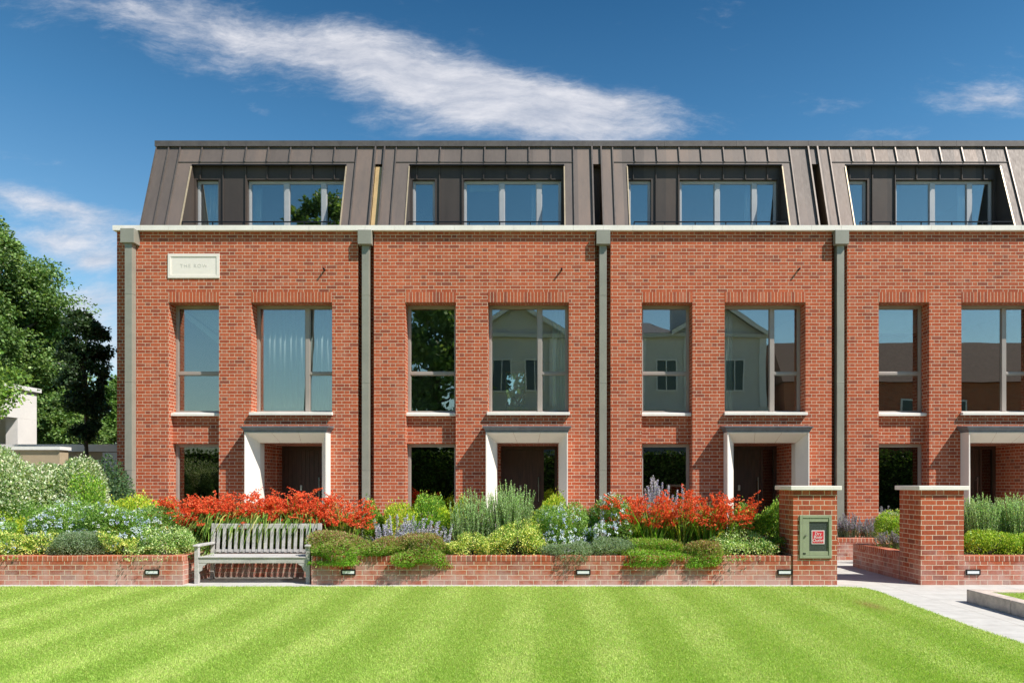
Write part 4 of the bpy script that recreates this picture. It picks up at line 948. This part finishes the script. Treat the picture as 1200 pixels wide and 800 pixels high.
for cx in (-2.5, -.4, 4.9, 8, 10.4, 12.3):
    for z in (1, 4, 7.4):
        m = MB(); a, b = cx-.65, cx+.65
        m.box(a, a+.1, Yv+.005, Yv+.1, z, z+2.1).box(b-.1, b, Yv+.005, Yv+.1, z, z+2.1).box(a+.1, b-.1, Yv+.005, Yv+.1, z+2, z+2.1).box(a+.1, b-.1, Yv+.005, Yv+.1, z, z+.1).box(cx-.03, cx+.03, Yv+.005, Yv+.08, z+.1, z+2)
        w = m.build('window', M['white'], v); MB().box(a+.1, b-.1, Yv+.01, Yv+.03, z+.1, z+2).build('pane', M['wired'], w)
MB().box(8.9, 9.9, Yv-4, Yv-3, 11, 14.2).build('chimney', M['villa'], v)
b = thing('brown_townhouse', 'brown brick townhouse mirrored in the rightmost windows', 'house', (23, -16, 0))
MB().box(15.5, 33, Yv-9, Yv, 0, 8).build('wall', M['brick'], b)
MB().prism_x([(Yv+.3, 8.002), (Yv-9.3, 8.002), (Yv-7, 10.9), (Yv-2, 10.9)], 15.3, 33.2).build('roof', plain('brown_tile', (.16, .09, .07), .8, var=.2, scale=5), b)
for cx in (17.5, 20.5, 23.5, 26.5):
    for z in (1, 5):
        w = MB().box(cx-.6, cx+.6, Yv+.003, Yv+.05, z, z+1.9).build('window', M['white'], b); MB().box(cx-.5, cx+.5, Yv+.052, Yv+.06, z+.1, z+1.8).build('pane', M['wired'], w)

hd = thing('clipped_hedge', 'tall clipped hedge across the lawn mirrored in the ground floor windows', 'hedge', (0, -8, 0)); lv = Leaves(); n = 42000
c_ = np.stack([RNG.uniform(-26, 24, n), -8+RNG.uniform(0, .5, n)+.15*np.sin(RNG.uniform(0, 9, n)), RNG.uniform(0, 3.5, n)], 1); lv.add(c_, rdir(n), rdir(n)+np.array([0, .8, 0]), .17, .11, palette(n, G1)); lv.build('foliage', M['leaf'], hd)
MB().box(-26, 24, -8.6, -8.1, 0, 3.3).build('stem', M['bark'], hd)
# left background: white pavilion and garden wall
p = thing('garden_pavilion', 'white rendered flat roofed pavilion at the left edge', 'pavilion', (-17.5, 18, 0))
px_ = PX(43, 22); zt = PZ(460, 22); zo = PZ(487, 20.5)
MB().box(px_-.35, px_, 21.2, 22, 0, zo).box(px_-.35, px_, 13, 22, zo+.002, zt).box(px_-.35, px_, 13, 17.5, 0, zo).box(px_-6, px_-.352, 21.7, 22, 0, zt).build('wall', M['render'], p)
MB().box(px_-6, px_+.08, 12.9, 22.1, zt+.002, zt+.12).build('roof', M['white'], p); MB().box(px_-2.6, px_-2.5, 13, 21.698, 0, zo).build('back_wall', M['tan'], p)
xr = px_-1
gy = 20.; w = thing('garden_wall', 'low garden wall with white coping between pavilion and terrace', 'wall', (-13, gy, 0))
MB().box(xr+.1, -8.6, gy, gy+.25, 0, PZ(529, gy)).build('panel', M['tan'], w); MB().box(xr+.1, -8.5, gy-.06, gy+.3, PZ(529, gy)+.002, PZ(520.5, gy)).build('coping', M['white'], w)
MB().box(PX(122, gy), PX(139, gy), gy-.07, gy-.001, .5, PZ(530, gy)).build('white_panel', M['white'], w)
g2 = 16.5; w = thing('tan_wall', 'short tan wall with pale coping in front of the pavilion', 'wall', (-13.5, g2, 0))
MB().box(-20, PX(70, g2), g2, g2+.3, 0, PZ(527, g2)).build('panel', M['tan'], w); MB().box(-20, PX(72, g2), g2-.05, g2+.35, PZ(527, g2)+.002, PZ(523, g2)).build('coping', M['white'], w)

# ------------------------------------------------------------ sky, sun, camera
el, az = 50.2, 120.5     # sun toward (+X, -Y)
W = bpy.data.worlds.new('World'); scene.world = W; W.use_nodes = True
t = NT('', world=W)
sky = t.n('ShaderNodeTexSky'); sky.sky_type = 'NISHITA'; sky.sun_disc = False; sky.sun_elevation = R(el); sky.sun_rotation = R(az); sky.air_density = 1.35; sky.dust_density = .35; sky.ozone_density = 3.0
tc = t.n('ShaderNodeTexCoord'); sp = t.n('ShaderNodeSeparateXYZ'); t.l(tc.outputs['Generated'], sp.inputs[0])
dx, dy, dz = sp.outputs; yy = t.m('MAXIMUM', dy, .05); u = t.m('DIVIDE', dx, yy); v_ = t.m('DIVIDE', dz, yy)
uv = t.comb(u, v_, 0.); wn = t.n('ShaderNodeTexNoise'); t.l(uv, wn.inputs['Vector']); wn.inputs['Scale'].default_value = 5; wn.inputs['Detail'].default_value = 5
ws = t.n('ShaderNodeSeparateColor'); t.l(wn.outputs[1], ws.inputs[0])
uw = t.m('ADD', u, t.m('MULTIPLY', t.m('SUBTRACT', ws.outputs[0], .5), .10)); vw = t.m('ADD', v_, t.m('MULTIPLY', t.m('SUBTRACT', ws.outputs[1], .5), .07))
dens = None
def blob(cx, cy, L, Wd, ang, a):     # centre/size in photo pixels as directions
    global dens
    Wd *= 1.25; L *= 1.05; u0, v0 = (cx-634)/844, (566-cy)/844; ca, sa = math.cos(R(ang)), math.sin(R(ang))
    du = t.m('SUBTRACT', uw, u0); dv = t.m('SUBTRACT', vw, v0)
    p = t.m('DIVIDE', t.m('ADD', t.m('MULTIPLY', du, ca), t.m('MULTIPLY', dv, sa)), L/844); q = t.m('DIVIDE', t.m('SUBTRACT', t.m('MULTIPLY', dv, ca), t.m('MULTIPLY', du, sa)), Wd/844)
    g = t.m('MULTIPLY', t.m('EXPONENT', t.m('MULTIPLY', t.m('ADD', t.m('MULTIPLY', p, p), t.m('MULTIPLY', q, q)), -1.)), a)
    dens = g if dens is None else t.m('ADD', dens, g)
for bl in [(120, 12, 130, 26, -6, .55), (270, 30, 150, 30, -14, .62), (230, 62, 90, 18, -25, .28), (400, 58, 140, 30, -14, .72), (520, 92, 130, 36, -14, .95), (640, 125, 130, 30, -12, 1.0), (740, 118, 85, 16, -6, .75), (600, 150, 130, 22, -4, .7), (780, 145, 60, 10, 0, .3),
           (300, 125, 24, 7, -30, .35), (60, 236, 120, 15, -10, 1.05), (75, 278, 80, 17, 2, 1.1), (125, 303, 34, 11, 0, 1.2), (100, 345, 80, 20, 0, 1.0), (110, 400, 90, 40, 0, 1.0),
           (1155, 112, 95, 18, 2, .62), (1190, 130, 60, 14, -5, .5), (1030, 160, 60, 8, 0, .25), (40, 185, 60, 8, -4, .2)]:
    blob(*bl[:3], bl[3]*.92, *bl[4:])
def fib(sx, sy, ang, sc, det, rg):
    r_ = t.n('ShaderNodeMapping'); t.l(t.comb(uw, vw, 0.), r_.inputs[0]); r_.inputs['Rotation'].default_value = (0, 0, R(ang)); r_.inputs['Scale'].default_value = (sx, sy, 1)
    return t.noise(r_.outputs[0], sc, det, rg)
n1 = fib(1.3, 4.2, 17, 3.0, 10, .66); n2 = fib(2.2, 7., 24, 6.5, 9, .7); n3 = t.noise(uv, 22, 8, .7)
nn = t.m('ADD', t.m('ADD', t.m('MULTIPLY', n1, .52), t.m('MULTIPLY', n2, .37)), t.m('MULTIPLY', n3, .11))
cl = t.m('POWER', t.sm(t.m('ADD', dens, t.m('MULTIPLY', t.m('SUBTRACT', nn, .5), 3.1)), .16, 1.45), 1.1)
front = t.sm(dy, .12, .3); cl = t.m('MULTIPLY', cl, front)
back = t.m('MULTIPLY', t.sm(t.noise(t.vmul(tc.outputs['Generated'], (1, 1, 3)), 2.2, 8, .6), .52, .85), t.m('SUBTRACT', 1., front))
back = t.m('MULTIPLY', back, t.m('MULTIPLY', t.sm(dz, -.02, .1), .55)); cl = t.m('ADD', cl, back)
grd = t.ramp(dz, [(.0, (.78, .90, .93)), (.2, (.66, .86, .93)), (.42, (.30, .60, .74)), (.58, (.14, .38, .52))]); tint = t.mix(1., sky.outputs[0], grd, 'MULTIPLY')
cc = t.ramp(t.m('ADD', t.m('MULTIPLY', n2, .6), t.m('MULTIPLY', n1, .4)), [(.36, (3.3, 3.5, 4.1)), (.62, (5.2, 5.2, 5.5))]); c = t.mix(t.m('MULTIPLY', cl, t.m('ADD', .58, t.m('MULTIPLY', nn, .5))), tint, cc)
bg = t.n('ShaderNodeBackground'); bg.inputs[1].default_value = .10; t.l(c, bg.inputs[0]); wo = t.n('ShaderNodeOutputWorld'); t.l(bg.outputs[0], wo.inputs[0])

sun = bpy.data.lights.new('sun', 'SUN'); sun.energy = 4.2; sun.angle = R(.55); sun.color = (1, .945, .86)
so = bpy.data.objects.new('sun', sun); COL.objects.link(so); d = Vector((1.7, -1, 2.36)); so.rotation_euler = d.to_track_quat('Z', 'Y').to_euler(); so.location = (20, -10, 30)
cam = bpy.data.cameras.new('camera'); co = bpy.data.objects.new('camera', cam); COL.objects.link(co); scene.camera = co
co.location = (0, 0, 1.6); co.rotation_euler = (R(90), 0, 0); cam.sensor_width = 36; cam.lens = 844/1200*36; cam.shift_x = -34/1200; cam.shift_y = 166/1200; cam.clip_end = 2000; cam.clip_start = .05
vs = scene.view_settings; vs.view_transform = 'Standard'; vs.look = 'None'; vs.exposure = 0.7; vs.gamma = 1
cy = scene.cycles; cy.max_bounces = 8; cy.transparent_max_bounces = 12; cy.diffuse_bounces = 3; cy.glossy_bounces = 4; cy.caustics_reflective = False; cy.caustics_refractive = False
